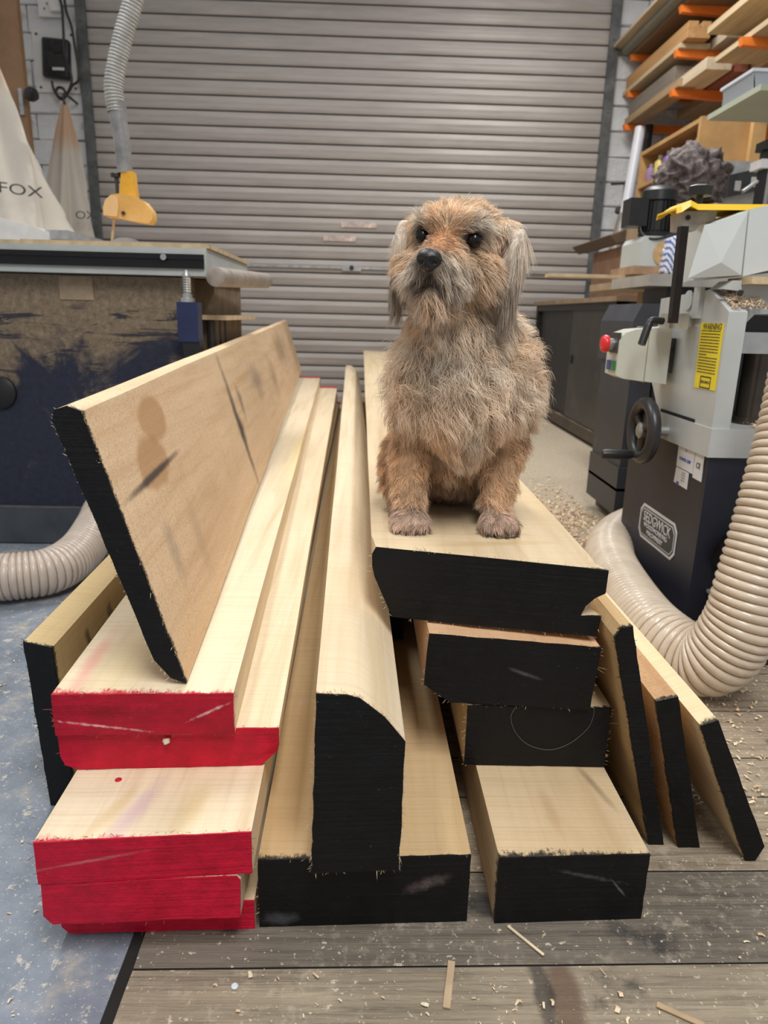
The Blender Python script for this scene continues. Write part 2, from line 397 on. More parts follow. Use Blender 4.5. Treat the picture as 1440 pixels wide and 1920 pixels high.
# ------------------------------------------------------------------ timber stack
def m_wood(name, c, seed, paint=None, pd=0.006, back=None, L=4.2, honey=0.35, grainy=0.35, dusty=0.0, stains=()):
    s = NT(name)
    v = s.coord((26, 1.1, 26), (seed * 3.1, seed * 1.7, seed)); v0 = s.coord((5, 0.9, 5), (seed, seed * 2.3, 0)); vs = s.coord((1.5, 42, 1.5), (0, seed, 0))
    g = s.noise(v, 1.5, 8, 0.62, 0.5); n = s.noise(v0, 1.6, 5, 0.55, 0.3); sm = s.noise(vs, 1.6, 4, 0.6); sm2 = s.noise(s.coord((2, 190, 2), (0, seed, 0)), 1.5, 3, 0.6)
    fine = s.noise(s.coord((1, 1, 1)), 320, 3, 0.7)
    d = tuple(x * y for x, y in zip(c, (0.84, 0.78, 0.70))); lt = tuple(min(1, x * 1.10) for x in c)
    col = s.ramp(g, [(0.28, d), (0.5, c), (0.75, lt)])
    col = s.mix(s.math('MULTIPLY', s.smooth(n, 0.48, 0.72), honey), col, tuple(x * y for x, y in zip(c, (0.80, 0.69, 0.54))))
    col = s.mix(s.math('MULTIPLY', s.smooth(sm, 0.58, 0.8), grainy), col, tuple(x * 0.62 for x in c))
    col = s.mix(s.math('MULTIPLY', s.smooth(sm2, 0.46, 0.70), 0.45), col, tuple(x * y for x, y in zip(c, (0.80, 0.74, 0.66))))
    if dusty: col = s.mix(s.math('MULTIPLY', s.smooth(fine, 0.5, 0.62), dusty), col, tuple(x * y for x, y in zip(c, (0.62, 0.50, 0.36))))
    for st in stains:
        ce, r, rot, cc, amt = st[:5]; kw = st[5] if len(st) > 5 else {}
        col = s.mix(s.math('MULTIPLY', s.blob(ce, r, rot, **kw), amt), col, cc)
    if paint is not None:
        y = s.sep()[1]; pn = s.noise(s.coord(), 55, 6, 0.75); pn2 = s.noise(s.coord((1, 0.35, 1)), 240, 3, 0.8)
        yy = s.math('ADD', y, s.math('MULTIPLY', s.math('SUBTRACT', s.math('ADD', pn, pn2), 1.0), pd * 3.0))
        f = s.math('SUBTRACT', 1.0, s.smooth(yy, pd * 0.2, pd * 1.25))
        col = s.mix(s.math('MULTIPLY', f, 0.93), col, paint)
        if back: col = s.mix(s.smooth(yy, L - 0.10, L - 0.08), col, back)
    h = s.math('ADD', s.math('ADD', g, s.math('MULTIPLY', s.math('ADD', sm, sm2), 0.7)), s.math('MULTIPLY', fine, 0.5))
    return s.done(col, 0.72, 0, s.bump(h, 0.35, 0.0022), 0.3)
BLACK, RED = (0.0045, 0.0047, 0.0055), (0.52, 0.006, 0.032)
def m_paint(name, c, seed, scuff=0.3, gloss=0.55, ang=0.5, marks=()):
    s = NT(name); v = s.coord((1, 1, 1), (seed, 0, seed), (0, ang, 0)); vl = s.coord((6, 6, 160), (seed, 0, 0), (0, ang, 0))
    n = s.noise(v, 34, 7, 0.65); ln = s.noise(vl, 1.0, 3, 0.6); sc = s.noise(s.coord((9, 9, 60), (seed, 0, 0), (0, ang + 0.6, 0)), 1.3, 6, 0.75); sp = s.noise(v, 190, 3, 0.6)
    col = s.ramp(n, [(0.3, tuple(x * 0.75 for x in c)), (0.7, tuple(min(1, x * 1.2 + 0.0015) for x in c))])
    lite = tuple(min(1, x * 1.35 + 0.018) for x in c)
    col = s.mix(s.math('MULTIPLY', s.smooth(ln, 0.62, 0.80), scuff), col, lite)
    col = s.mix(s.math('MULTIPLY', s.smooth(sp, 0.70, 0.76), scuff * 1.3), col, tuple(min(1, x * 0.8 + 0.16) for x in c))
    for st in marks:
        ce, r, rot, cc, amt = st[:5]; kw = dict(soft=0.9, wob=0.9, wscale=120); kw.update(st[5] if len(st) > 5 else {})
        col = s.mix(s.math('MULTIPLY', s.blob(ce, r, rot, **kw), amt), col, cc)
    h = s.math('ADD', s.math('ADD', s.math('MULTIPLY', ln, 0.9), s.math('MULTIPLY', sp, 0.5)), n)
    return s.done(col, s.ramp(n, [(0.2, gloss - 0.12), (0.8, gloss + 0.15)]), 0, s.bump(h, 0.6, 0.0028), 0.25)

def ragged(poly, amp, step, r):
    """subdivide a closed 3-D polygon and fray it a little"""
    out = []; n = len(poly)
    for i in range(n):
        a, b = Vector(poly[i]), Vector(poly[(i + 1) % n]); k = max(1, int((b - a).length / step))
        for j in range(k):
            p = a.lerp(b, j / k)
            if j: p = p + Vector((r.uniform(-1, 1), 0, r.uniform(-1, 1))) * amp
            out.append(p)
    return out
def board(name, label, front, back, wood, paint, group=None, prof2=None, cut=0.05, wob=0.0015, sections=16, step=0.014, seed=0, lift=None, fuzz=0, fuzzc=None, cat='timber'):
    """front: polygon of (x,y,z) points; back: (dx,dy,dz) to the far end; origin at the middle of the front end's base"""
    r = random.Random(seed + 5)
    F = ragged(front, 0.0006, step, r)
    c = sum(F, Vector()) / len(F); zmin = min(p.z for p in F); org = Vector((c.x, min(p.y for p in F), zmin))
    G = ragged(prof2, 0.0, step, random.Random(1)) if prof2 else None
    if prof2:   # same number of points as F: resample both evenly
        def even(poly, n):
            P = [Vector(p) for p in poly] + [Vector(poly[0])]; return resample(P, 1e9 if False else sum((b - a).length for a, b in zip(P, P[1:])) / n)[:n]
        n = max(40, len(F)); F = even(front, n); G = even(prof2, n)
    d = Vector(back); bm = B(); rings = []
    ts = [0.0] + ([cut / d.y * 0.5, cut / d.y] if prof2 else []) + [0.01 + 0.99 * k / sections for k in range(1, sections + 1)]
    for t in ts:
        e = min(1, max(0, t * d.y / cut)) if prof2 else 0
        ring = []
        for p, q in zip(F, G if G else F):
            s0 = p.lerp(q, e)
            off = d * t + Vector((mnoise.noise((t * 9, seed * 3.3, 1.0)), 0, mnoise.noise((t * 9, seed * 3.3, 7.0)) * 0.3)) * wob * 1.2 * (1 if t > 0 else 0)
            if t > 0: off += Vector((mnoise.noise((p.x * 60, t * 40, seed)), 0, mnoise.noise((p.z * 60, t * 40, seed + 4)))) * wob * 0.35
            if lift: off.z += lift(t)
            ring.append(bm.verts.new(s0 + off))
        rings.append(ring)
    n = len(rings[0])
    for a, b in zip(rings, rings[1:]):
        for i in range(n): bm.faces.new([a[i], a[(i + 1) % n], b[(i + 1) % n], b[i]])
    bm.faces.new(rings[0][::-1]); bm.faces.new(rings[-1])
    o = tag(obj(name, bm, wood, org=org, smooth=35), label, cat, group)
    bm = B(); A = [bm.verts.new(Vector((p.x, p.y - 0.0018, p.z))) for p in F]; C = [bm.verts.new(Vector((p.x, p.y + 0.0004, p.z))) for p in F]
    for i in range(len(F)): bm.faces.new([A[i], A[(i + 1) % len(F)], C[(i + 1) % len(F)], C[i]])
    bm.faces.new(A[::-1]); bm.faces.new(C)
    pe = obj('painted_end', bm, paint, o, org=org)
    if fuzz:
        bm = B()
        for k in range(fuzz):
            i = r.randrange(len(F)); p = F[i].lerp(F[(i + 1) % len(F)], r.random()); out = (p - c); out.y = 0; out.normalize()
            ln = r.uniform(0.002, 0.007) * (2.2 if r.random() < 0.06 else 1)
            dirv = (out * r.uniform(0.5, 1) + Vector((r.uniform(-0.7, 0.7), r.uniform(-1.0, 0.2), r.uniform(-0.7, 0.7)))).normalized()
            t0 = p + Vector((0, r.uniform(-0.001, 0.004), 0)); sd = dirv.cross(Vector((0, 1, 0.3))).normalized() * 0.00035
            bm.faces.new([bm.verts.new(t0 - sd), bm.verts.new(t0 + sd), bm.verts.new(t0 + dirv * ln * 0.6 + sd * 0.7 + Vector((0, 0, -0.0006))), bm.verts.new(t0 + dirv * ln)])
        tag(obj('loose_fibre', bm, fuzzc, o, org=org), kind='stuff')
    return o
FIB = plain('fibre_pale', (0.72, 0.58, 0.38), 0.8); FIBR = plain('fibre_red', (0.42, 0.08, 0.07), 0.8); FIBB = plain('fibre_black', (0.05, 0.045, 0.04), 0.8)
PALE = (0.73, 0.60, 0.42); CREAM = (0.765, 0.645, 0.465); TAN = (0.575, 0.44, 0.275); HONEY = (0.52, 0.375, 0.21)

def quad(x0, x1, z0, z1, y0, y1=None):
    y1 = y0 if y1 is None else y1
    return [(x0, y0, z0), (x1, y1, z0), (x1, y1, z1), (x0, y0, z1)]
GB, GR = 'black-ended beams in the timber stack', 'red-ended boards in the timber stack'
WHT = (0.45, 0.44, 0.46); WHR = (0.75, 0.42, 0.42)
# right stack, bottom to top
board('timber_length', 'squared beam with black end lowest under the dog, its top bare', quad(0.158, 0.332, 0.005, 0.095, 0.663, 0.670), (-0.03, 4.3, 0.0),
      m_wood('wood_low_beam', TAN, 1.3, BLACK, 0.010, honey=0.45, stains=[((0.06, 0.13, 0.09), (0.006, 0.05, 0.02), (0, 0, 0.25), (0.16, 0.10, 0.05), 0.55, dict(soft=0.9, wob=0.5)), ((-0.01, 0.08, 0.09), (0.012, 0.05, 0.02), (0, 0, 0.1), (0.35, 0.20, 0.09), 0.4, dict(soft=0.9, wob=0.6))]),
      m_paint('black_end_a', BLACK, 1.0, 0.22, 0.5, marks=[((0.02, 0, 0.062), (0.045, 0.01, 0.003), (0, 0.25, 0), (0.10, 0.10, 0.11), 0.5), ((0.055, 0, 0.045), (0.02, 0.01, 0.0015), (0, 0.9, 0), (0.16, 0.15, 0.14), 0.7)]), GB, fuzz=60, fuzzc=FIBB, seed=1)
board('timber_length', 'black-ended beam second from bottom with a pale curved fibre across it', quad(0.140, 0.331, 0.0965, 0.186, 0.834, 0.831), (-0.03, 4.2, 0.0),
      m_wood('wood_second_beam', TAN, 2.1, BLACK, 0.005), m_paint('black_end_b', BLACK, 2.4, 0.12, 0.5), GB, fuzz=80, fuzzc=FIB, seed=2)
SECOND_BEAM = bpy.data.objects['timber_length.001']
board('timber_length', 'black-ended beam with a clipped lower corner under the topmost board', [(0.118, 0.838, 0.1875), (0.300, 0.824, 0.1875), (0.304, 0.821, 0.278), (0.086, 0.843, 0.284), (0.082, 0.843, 0.211)], (-0.03, 4.2, 0.0),
      m_wood('wood_third_beam', (0.66, 0.43, 0.26), 3.7, BLACK, 0.004), m_paint('black_end_c', BLACK, 3.1, 0.25, 0.5, marks=[((0.01, 0, 0.05), (0.03, 0.01, 0.004), (0, 0.30, 0), WHT, 0.45, dict(soft=0.9, wob=0.5, wscale=40))]), GB, fuzz=90, fuzzc=FIB, seed=3)
p4 = [(0.039, 0.886, 0.288), (0.170, 0.860, 0.2865), (0.302, 0.836, 0.2865), (0.3055, 0.835, 0.318), (0.279, 0.840, 0.312), (0.284, 0.839, 0.327), (0.297, 0.836, 0.342), (0.3065, 0.834, 0.345), (0.3065, 0.832, 0.379), (0.16, 0.860, 0.383), (0.010, 0.889, 0.386), (0.011, 0.889, 0.352)]
q4 = [(0.039, 0.886, 0.288), (0.170, 0.860, 0.2865), (0.302, 0.836, 0.2865), (0.3055, 0.835, 0.305), (0.306, 0.835, 0.315), (0.306, 0.834, 0.325), (0.306, 0.834, 0.335), (0.3065, 0.834, 0.345), (0.3065, 0.832, 0.379), (0.16, 0.860, 0.383), (0.010, 0.889, 0.386), (0.011, 0.889, 0.352)]
board('timber_board', 'wide topmost board the dog sits on, black end with splintered notch', p4, (-0.04, 4.35, 0.045),
      m_wood('wood_top_board', (0.66, 0.53, 0.35), 4.4, BLACK, 0.006, honey=0.5, grainy=0.3, stains=[((0.0, 0.085, 0.095), (0.10, 0.012, 0.02), (0, 0, 0.19), (0.50, 0.33, 0.14), 0.5, dict(soft=0.9)), ((0.02, 0.13, 0.095), (0.05, 0.01, 0.02), (0, 0, 0.1), (0.40, 0.26, 0.11), 0.45, dict(soft=0.9))]),
      m_paint('black_end_d', BLACK, 4.0, 0.16, 0.52, ang=0.08), GB, prof2=q4, fuzz=140, fuzzc=FIB, seed=4)
# middle
board('timber_board', 'broad flat board with black end on the floor under the upright beam', quad(-0.1115, 0.1265, 0.005, 0.0965, 0.657, 0.666), (-0.06, 4.3, 0.0),
      m_wood('wood_flat_board', HONEY, 5.2, BLACK, 0.007, honey=0.55, stains=[((0.02, 0.28, 0.09), (0.022, 0.3, 0.02), (0, 0, -0.1), (0.36, 0.24, 0.10), 0.55)]),
      m_paint('black_end_e', BLACK, 5.0, 0.10, 0.45, marks=[((0.072, 0, 0.055), (0.030, 0.01, 0.010), (0, -0.35, 0), (0.20, 0.15, 0.15), 0.75, dict(wob=0.6, wscale=60)), ((-0.095, 0, 0.012), (0.02, 0.01, 0.010), (0, 0, 0), (0.10, 0.10, 0.11), 0.6, dict(wob=0.6, wscale=60))]), GB, fuzz=70, fuzzc=FIB, seed=5)
board('timber_length', 'tall beam on edge with black end and clipped top corner', [(-0.051, 0.636, 0.098), (0.044, 0.642, 0.098), (0.046, 0.643, 0.256), (0.024, 0.642, 0.285), (-0.002, 0.641, 0.307), (-0.016, 0.641, 0.311), (-0.046, 0.641, 0.312)], (-0.108, 4.55, 0.015),
      m_wood('wood_upright_beam', CREAM, 6.3, BLACK, 0.003, honey=0.30, grainy=0.25), m_paint('black_end_f', BLACK, 6.0, 0.35, 0.6, ang=1.1), GB, fuzz=260, fuzzc=FIB, seed=6, lift=lambda t: 0.0)
board('timber_board', 'short black-ended offcut deep in the dark gap beside the stacked beams', quad(-0.0, 0.075, 0.105, 0.235, 1.20), (0, 0.9, 0),
      m_wood('wood_hidden_board', HONEY, 9.3, BLACK, 0.004), m_paint('black_end_g', BLACK, 9.0, 0.1, 0.6), GB, seed=9)
# red stack
board('timber_board', 'lowest red-ended board lying on the floor, mostly covered', [(-0.322, 0.648, 0.005), (-0.1165, 0.655, 0.005), (-0.1165, 0.655, 0.043), (-0.329, 0.648, 0.043), (-0.330, 0.648, 0.014)], (-0.06, 4.3, 0),
      m_wood('wood_red_a', PALE, 11.3, RED, 0.008, back=RED, L=4.3), m_paint('red_end_a', RED, 11, 0.25, 0.5, ang=-0.4), GR, fuzz=60, fuzzc=FIBR, seed=11)
board('timber_board', 'red-ended board second from the floor, slightly narrower', [(-0.326, 0.622, 0.044), (-0.128, 0.632, 0.044), (-0.127, 0.634, 0.090), (-0.131, 0.634, 0.0955), (-0.333, 0.622, 0.0955), (-0.3345, 0.622, 0.055)], (-0.06, 4.3, 0),
      m_wood('wood_red_b', PALE, 12.3, RED, 0.008, back=RED, L=4.3), m_paint('red_end_b', RED, 12, 0.3, 0.5, ang=-0.5), GR, fuzz=60, fuzzc=FIBR, seed=12)
board('timber_board', 'protruding middle red-ended board, pale top with violet stain', quad(-0.335, -0.1145, 0.0965, 0.149, 0.621, 0.638), (-0.09, 4.3, 0),
      m_wood('wood_red_c', CREAM, 13.3, RED, 0.008, back=RED, L=4.3, stains=[((-0.02, 0.05, 0.053), (0.014, 0.07, 0.02), (0, 0, -0.25), (0.52, 0.36, 0.42), 0.6, dict(soft=0.9)), ((0.04, 0.06, 0.053), (0.02, 0.06, 0.02), (0, 0, -0.2), (0.60, 0.46, 0.20), 0.5, dict(soft=0.9)), ((-0.045, 0.05, 0.053), (0.01, 0.06, 0.02), (0, 0, -0.35), (0.58, 0.42, 0.2), 0.5, dict(soft=0.9))]),
      m_paint('red_end_c', RED, 13, 0.3, 0.5, ang=-0.55, marks=[((-0.05, 0, 0.028), (0.085, 0.01, 0.0022), (0, -0.16, 0), (0.55, 0.16, 0.18), 0.7, dict(wob=0.6, wscale=30))]), GR, fuzz=90, fuzzc=FIBR, seed=13)
board('timber_board', 'red-ended board with rounded lower corners second from the top', [(-0.335, 0.742, 0.1495), (-0.121, 0.753, 0.1495), (-0.101, 0.755, 0.168), (-0.0985, 0.753, 0.180), (-0.0985, 0.753, 0.201), (-0.356, 0.741, 0.201), (-0.355, 0.741, 0.168), (-0.350, 0.741, 0.156)], (-0.106, 4.15, 0),
      m_wood('wood_red_d', CREAM, 14.3, RED, 0.005, back=RED, L=4.15, honey=0.2, stains=[((0.115, 2.0, 0.04), (0.012, 0.8, 0.03), (0, 0, 0), (0.45, 0.02, 0.04), 0.8)]),
      m_paint('red_end_d', (0.52, 0.006, 0.03), 14, 0.15, 0.42, ang=0.3, marks=[((0.0, 0, 0.047), (0.035, 0.01, 0.0015), (0, 0.05, 0), WHR, 0.5, dict(wob=0.7, wscale=50))]), GR, fuzz=70, fuzzc=FIBR, seed=14)
SECOND_RED = [o for o in bpy.data.objects if str(o.get('label', '')).startswith('red-ended board with rounded')][0]
board('timber_board', 'uppermost red-ended board with chipped paint, carrying the leaning slab', quad(-0.354, -0.1485, 0.2015, 0.254, 0.733, 0.740), (-0.179, 4.28, 0),
      m_wood('wood_red_e', CREAM, 15.3, RED, 0.011, back=RED, L=4.28, honey=0.2, stains=[((-0.085, 0.08, 0.053), (0.012, 0.10, 0.02), (0, 0, 0.05), (0.72, 0.28, 0.25), 0.6, dict(soft=0.9, wob=0.5)), ((-0.04, 0.10, 0.053), (0.05, 0.12, 0.02), (0, 0, 0), (0.55, 0.43, 0.22), 0.55, dict(soft=0.9)), ((0.05, 1.6, 0.053), (0.05, 0.6, 0.02), (0, 0, 0), (0.74, 0.60, 0.22), 0.5, dict(soft=0.9))]),
      m_paint('red_end_e', (0.42, 0.006, 0.026), 15, 0.45, 0.5, ang=0.12, marks=[((-0.05, 0, 0.012), (0.055, 0.01, 0.0018), (0, 0.14, 0), WHR, 0.8, dict(wob=1.2, wscale=140)), ((0.075, 0, 0.030), (0.03, 0.01, 0.0022), (0, -0.45, 0), WHR, 0.9, dict(wob=1.2, wscale=140)), ((-0.04, 0, 0.03), (0.05, 0.01, 0.012), (0, 0, 0), (0.20, 0.004, 0.012), 0.6, dict(soft=0.9))]), GR, fuzz=110, fuzzc=FIBR, seed=15)
# board on edge left of the red stack
board('timber_board', 'narrow board on edge with black end, left of the red stack', [(-0.437, 0.868, 0.001), (-0.399, 0.864, 0.001), (-0.409, 0.864, 0.247), (-0.449, 0.870, 0.252)], (-0.12, 3.9, 0),
      m_wood('wood_edge_board', (0.62, 0.47, 0.25), 16.3, BLACK, 0.008, honey=0.5, grainy=0.5, stains=[((0.02, 0.12, 0.20), (0.02, 0.01, 0.03), (0.3, 0, 0), (0.05, 0.04, 0.03), 0.7, dict(wob=0.8, wscale=50)), ((0.02, 0.22, 0.20), (0.02, 0.015, 0.03), (0.3, 0, 0), (0.05, 0.04, 0.03), 0.6, dict(wob=0.8, wscale=50))]), m_paint('black_end_h', BLACK, 16, 0.12, 0.5), GB, fuzz=200, fuzzc=FIBB, seed=16)
# the wide slab leaning on the table saw
DK = (0.045, 0.040, 0.040)
slab_w = m_wood('wood_leaning_slab', (0.70, 0.515, 0.335), 17.3, BLACK, 0.006, honey=0.30, grainy=0.12, dusty=0.5, stains=[
    ((0, 0.250, 0.275), (1, 0.075, 0.034), (0, 0, 0), (0.42, 0.235, 0.105), 0.75, dict(soft=0.25, wob=0.22)),
    ((0, 0.185, 0.228), (1, 0.080, 0.036), (0, 0, 0), (0.42, 0.235, 0.105), 0.75, dict(soft=0.25, wob=0.22)),
    ((0, 0.175, 0.214), (1, 0.165, 0.0065), (0.01, 0, 0), DK, 0.92, dict(soft=0.7, wob=0.3)),
    ((0, 0.955, 0.165), (1, 0.032, 0.165), (0, 0, 0), DK, 0.8, dict(soft=0.8, wob=0.45, wscale=9)),
    ((0, 0.965, 0.150), (1, 0.050, 0.045), (0, 0, 0), DK, 0.7, dict(soft=0.8, wob=0.4, wscale=9)),
    ((0, 1.09, 0.205), (1, 0.04, 0.045), (0, 0, 0), (0.10, 0.085, 0.08), 0.6, dict(soft=0.9, wob=0.5)),
    ((0, 1.55, 0.22), (1, 0.20, 0.06), (-0.1, 0, 0), (0.16, 0.13, 0.11), 0.5, dict(soft=0.9, wob=0.8, wscale=6)),
    ((0, 2.1, 0.17), (1, 0.20, 0.09), (0, 0, 0), (0.24, 0.16, 0.10), 0.5, dict(soft=0.9, wob=0.8, wscale=5)),
    ((0, 2.9, 0.25), (1, 0.45, 0.10), (0, 0, 0), (0.22, 0.15, 0.10), 0.55, dict(soft=0.9, wob=0.7, wscale=4)),
    ((0, 3.9, 0.28), (1, 0.3, 0.3), (0, 0, 0), (0.30, 0.20, 0.12), 0.5, dict(soft=0.9, wob=0.5, wscale=4)),
    ((0, 0.13, 0.12), (1, 0.025, 0.05), (0, 0, 0), (0.30, 0.24, 0.19), 0.5, dict(soft=0.9, wob=0.7, wscale=40)),
    ((0, 0.27, 0.10), (1, 0.03, 0.07), (0, 0, 0), (0.42, 0.30, 0.20), 0.45, dict(soft=0.9, wob=0.7, wscale=40)),
    ((0, 0.45, 0.34), (1, 1.2, 0.020), (0, 0, 0), (0.80, 0.66, 0.44), 0.75, dict(soft=0.9, wob=0.4))])
board('timber_slab', 'wide sawn slab with black end leaning over the red-ended boards', [(-0.207, 0.760, 0.2555), (-0.225, 0.760, 0.262), (-0.243, 0.760, 0.285), (-0.334, 0.762, 0.563), (-0.331, 0.762, 0.575), (-0.318, 0.762, 0.5795), (-0.302, 0.761, 0.574)], (-0.235, 4.1, 0.055),
      slab_w, m_paint('black_end_i', BLACK, 17, 0.18, 0.55), GB, fuzz=320, fuzzc=FIB, seed=17, wob=0.002, sections=24, cat='timber')
# three boards leaning on the right
board('timber_board', 'innermost leaning board with frayed black end against the stacked beams', [(0.388, 0.791, 0.005), (0.408, 0.791, 0.005), (0.329, 0.791, 0.322), (0.316, 0.791, 0.320), (0.309, 0.791, 0.306)], (-0.03, 4.0, 0),
      m_wood('wood_lean_a', (0.60, 0.43, 0.23), 18.3, BLACK, 0.006, honey=0.6, grainy=0.3), m_paint('black_end_j', BLACK, 18, 0.2, 0.5), GB, fuzz=260, fuzzc=FIBB, seed=18)
board('timber_board', 'middle leaning board with glossy black end', [(0.426, 0.786, 0.005), (0.455, 0.786, 0.005), (0.395, 0.786, 0.230), (0.368, 0.786, 0.223)], (-0.03, 3.6, 0),
      m_wood('wood_lean_b', (0.56, 0.35, 0.19), 19.3, BLACK, 0.006, honey=0.6, dusty=0.4), m_paint('black_end_k', BLACK, 19, 0.1, 0.22), GB, fuzz=40, fuzzc=FIBB, seed=19)
board('timber_board', 'outermost leaning board with pale top edge and black end', [(0.505, 0.763, 0.005), (0.518, 0.763, 0.005), (0.5265, 0.763, 0.027), (0.438, 0.763, 0.211), (0.417, 0.763, 0.203)], (-0.03, 3.2, 0),
      m_wood('wood_lean_c', (0.82, 0.66, 0.42), 20.3, BLACK, 0.008, honey=0.25), m_paint('black_end_l', BLACK, 20, 0.2, 0.5), GB, fuzz=60, fuzzc=FIBB, seed=20)
# ------------------------------------------------------------------ placing by sight line
CAMP = Vector((0, 0, 0.68))
def ray(px, py): return Fw + Rc * ((px - 720) / F_PX) - Uc * ((py - 960) / F_PX)
def aty(px, py, Y): d = ray(px, py); return CAMP + d * (Y / d.y)
def atx(px, py, X): d = ray(px, py); return CAMP + d * (X / d.x)
def atz(px, py, Z): d = ray(px, py); return CAMP + d * ((Z - 0.68) / d.z)

BLKP = plain('black_plastic', (0.012, 0.012, 0.013), 0.4)
STEEL = plain('bright_steel', (0.55, 0.55, 0.54), 0.28, 0.9, 0.2)
DSTEEL = plain('dark_steel', (0.07, 0.066, 0.062), 0.45, 0.6, 0.4)

# ------------------------------------------------------------------ table saw
def m_sawbody():
    s = NT('dusty_navy_paint'); v = s.coord(); x, y, z = s.sep()
    n = s.noise(v, 3.2, 8, 0.68, 0.4); fine = s.noise(v, 60, 6, 0.75); st = s.noise(s.coord((3, 3, 26)), 1.4, 6, 0.7, 0.8)
    navy = s.ramp(fine, [(0.3, (0.010, 0.013, 0.030)), (0.7, (0.022, 0.027, 0.055))])
    dust = s.ramp(fine, [(0.3, (0.13, 0.092, 0.058)), (0.55, (0.26, 0.195, 0.125)), (0.75, (0.42, 0.33, 0.22))])
    # settled dust with wiped streaks; thick in the upper half as it has stuck there
    a = s.math('ADD', s.math('MULTIPLY', z, 1.15), s.math('MULTIPLY', s.math('SUBTRACT', n, 0.5), 1.5))
    cover = s.smooth(a, 0.52, 0.74)
    wipe = s.smooth(st, 0.54, 0.60)
    wz = s.math('MULTIPLY', s.smooth(z, 0.46, 0.52), s.math('SUBTRACT', 1.0, s.smooth(z, 0.66, 0.70)))
    cover = s.math('MULTIPLY', cover, s.math('SUBTRACT', 1.0, s.math('MULTIPLY', s.math('MULTIPLY', wipe, wz), 0.9)))
    low = s.math('MULTIPLY', s.smooth(s.noise(v, 9, 8, 0.75), 0.56, 0.72), 0.35)
    col = s.mix(s.math('MAXIMUM', s.math('MULTIPLY', cover, 0.95), low), navy, dust)
    return s.done(col, 0.7, 0, s.bump(s.math('ADD', s.math('MULTIPLY', cover, 1.5), fine), 0.5, 0.004))
CAST = plain('grey_green_enamel', (0.46, 0.49, 0.47), 0.42, 0, 0.14, 9, dust=0.22, dustc=(0.60, 0.50, 0.36))
saw = thing('table_saw', (-0.9, 2.35, 0), 'dusty navy table saw with yellow blade guard before the shutter', 'table saw')
bm = B(); box(bm, -1.75, -0.50, 2.05, 2.62, 0.085, 0.765); obj('cabinet', bm, m_sawbody(), saw, bevel=0.006, org=(-0.9, 2.05, 0))
bm = B(); box(bm, -1.78, -0.475, 2.028, 2.66, 0.004, 0.112); obj('plinth', bm, plain('plinth_grey', (0.055, 0.065, 0.08), 0.6, 0, 0.3, 12, dust=0.15), saw, bevel=0.006)
bm = B(); box(bm, -0.50, -0.447, 2.16, 2.60, 0.50, 0.765); obj('side_panel', bm, plain('dusty_brown_panel', (0.20, 0.145, 0.09), 0.8, 0, 0.45, 18), saw, bevel=0.004)
bm = B(); box(bm, -0.505, -0.400, 2.10, 2.62, 0.655, 0.668); obj('side_shelf', bm, plain('raw_ply_edge', (0.62, 0.48, 0.30), 0.75, 0, 0.3, 40), saw)
for yy in (2.14, 2.22, 2.30):
    bm = B(); cyl(bm, (-0.455, yy, 0.42), (-0.455, yy, 0.652), 0.013, n=10); obj('side_rod', bm, DSTEEL, saw)
x0_, x1_ = aty(112, 540, 2.05).x, aty(175, 540, 2.05).x; z0_, z1_ = aty(140, 562, 2.05).z, aty(140, 518, 2.05).z
bm = B(); box(bm, x0_, x1_, 2.047, 2.051, z0_, z1_); obj('faded_sticker', bm, plain('dusty_sticker', (0.36, 0.27, 0.18), 0.8, 0, 0.25, 30), saw)
q = aty(2, 735, 2.05); bm = B(); lathe(bm, q + Vector((0, 0.002, 0)), (0, -1, 0), [(0, 0.045), (0.012, 0.045), (0.02, 0.03), (0.021, 0.005)], 24); obj('tilt_knob', bm, plain('black_plastic', (0.012, 0.012, 0.013)), saw, smooth=40)
# table: slab with grey band, black rail in front
tz0, tz1 = 0.768, 0.838
bm = B(); box(bm, -1.8, -0.432, 2.0, 2.66, tz0, tz1); obj('table_top', bm, CAST, saw, bevel=0.004)
bm = B(); prism(bm, [(1.992, 0.786), (1.999, 0.786), (1.999, 0.822), (1.992, 0.822), (1.992, 0.809), (1.997, 0.809), (1.997, 0.797), (1.992, 0.797)], -1.8, -0.437, 'X')
obj('front_rail', bm, plain('black_anodised', (0.010, 0.010, 0.011), 0.32, 0.3), saw)
bm = B(); p = aty(307, 482, 1.99); cyl(bm, p, p + Vector((0, -0.006, 0)), 0.008, n=14); obj('rail_bolt', bm, STEEL, saw)
a = Vector((-0.402, 1.965, 0.766)); b = Vector((-0.362, 2.62, 0.786))
bm = B(); lathe(bm, a, b - a, [(0, 0.021), (0.002, 0.0255), (0.65, 0.0255), (0.655, 0.022)], 28); obj('fence_rail', bm, plain('dusty_rail', (0.36, 0.31, 0.27), 0.5, 0.3, 0.35, 22), saw, smooth=40)
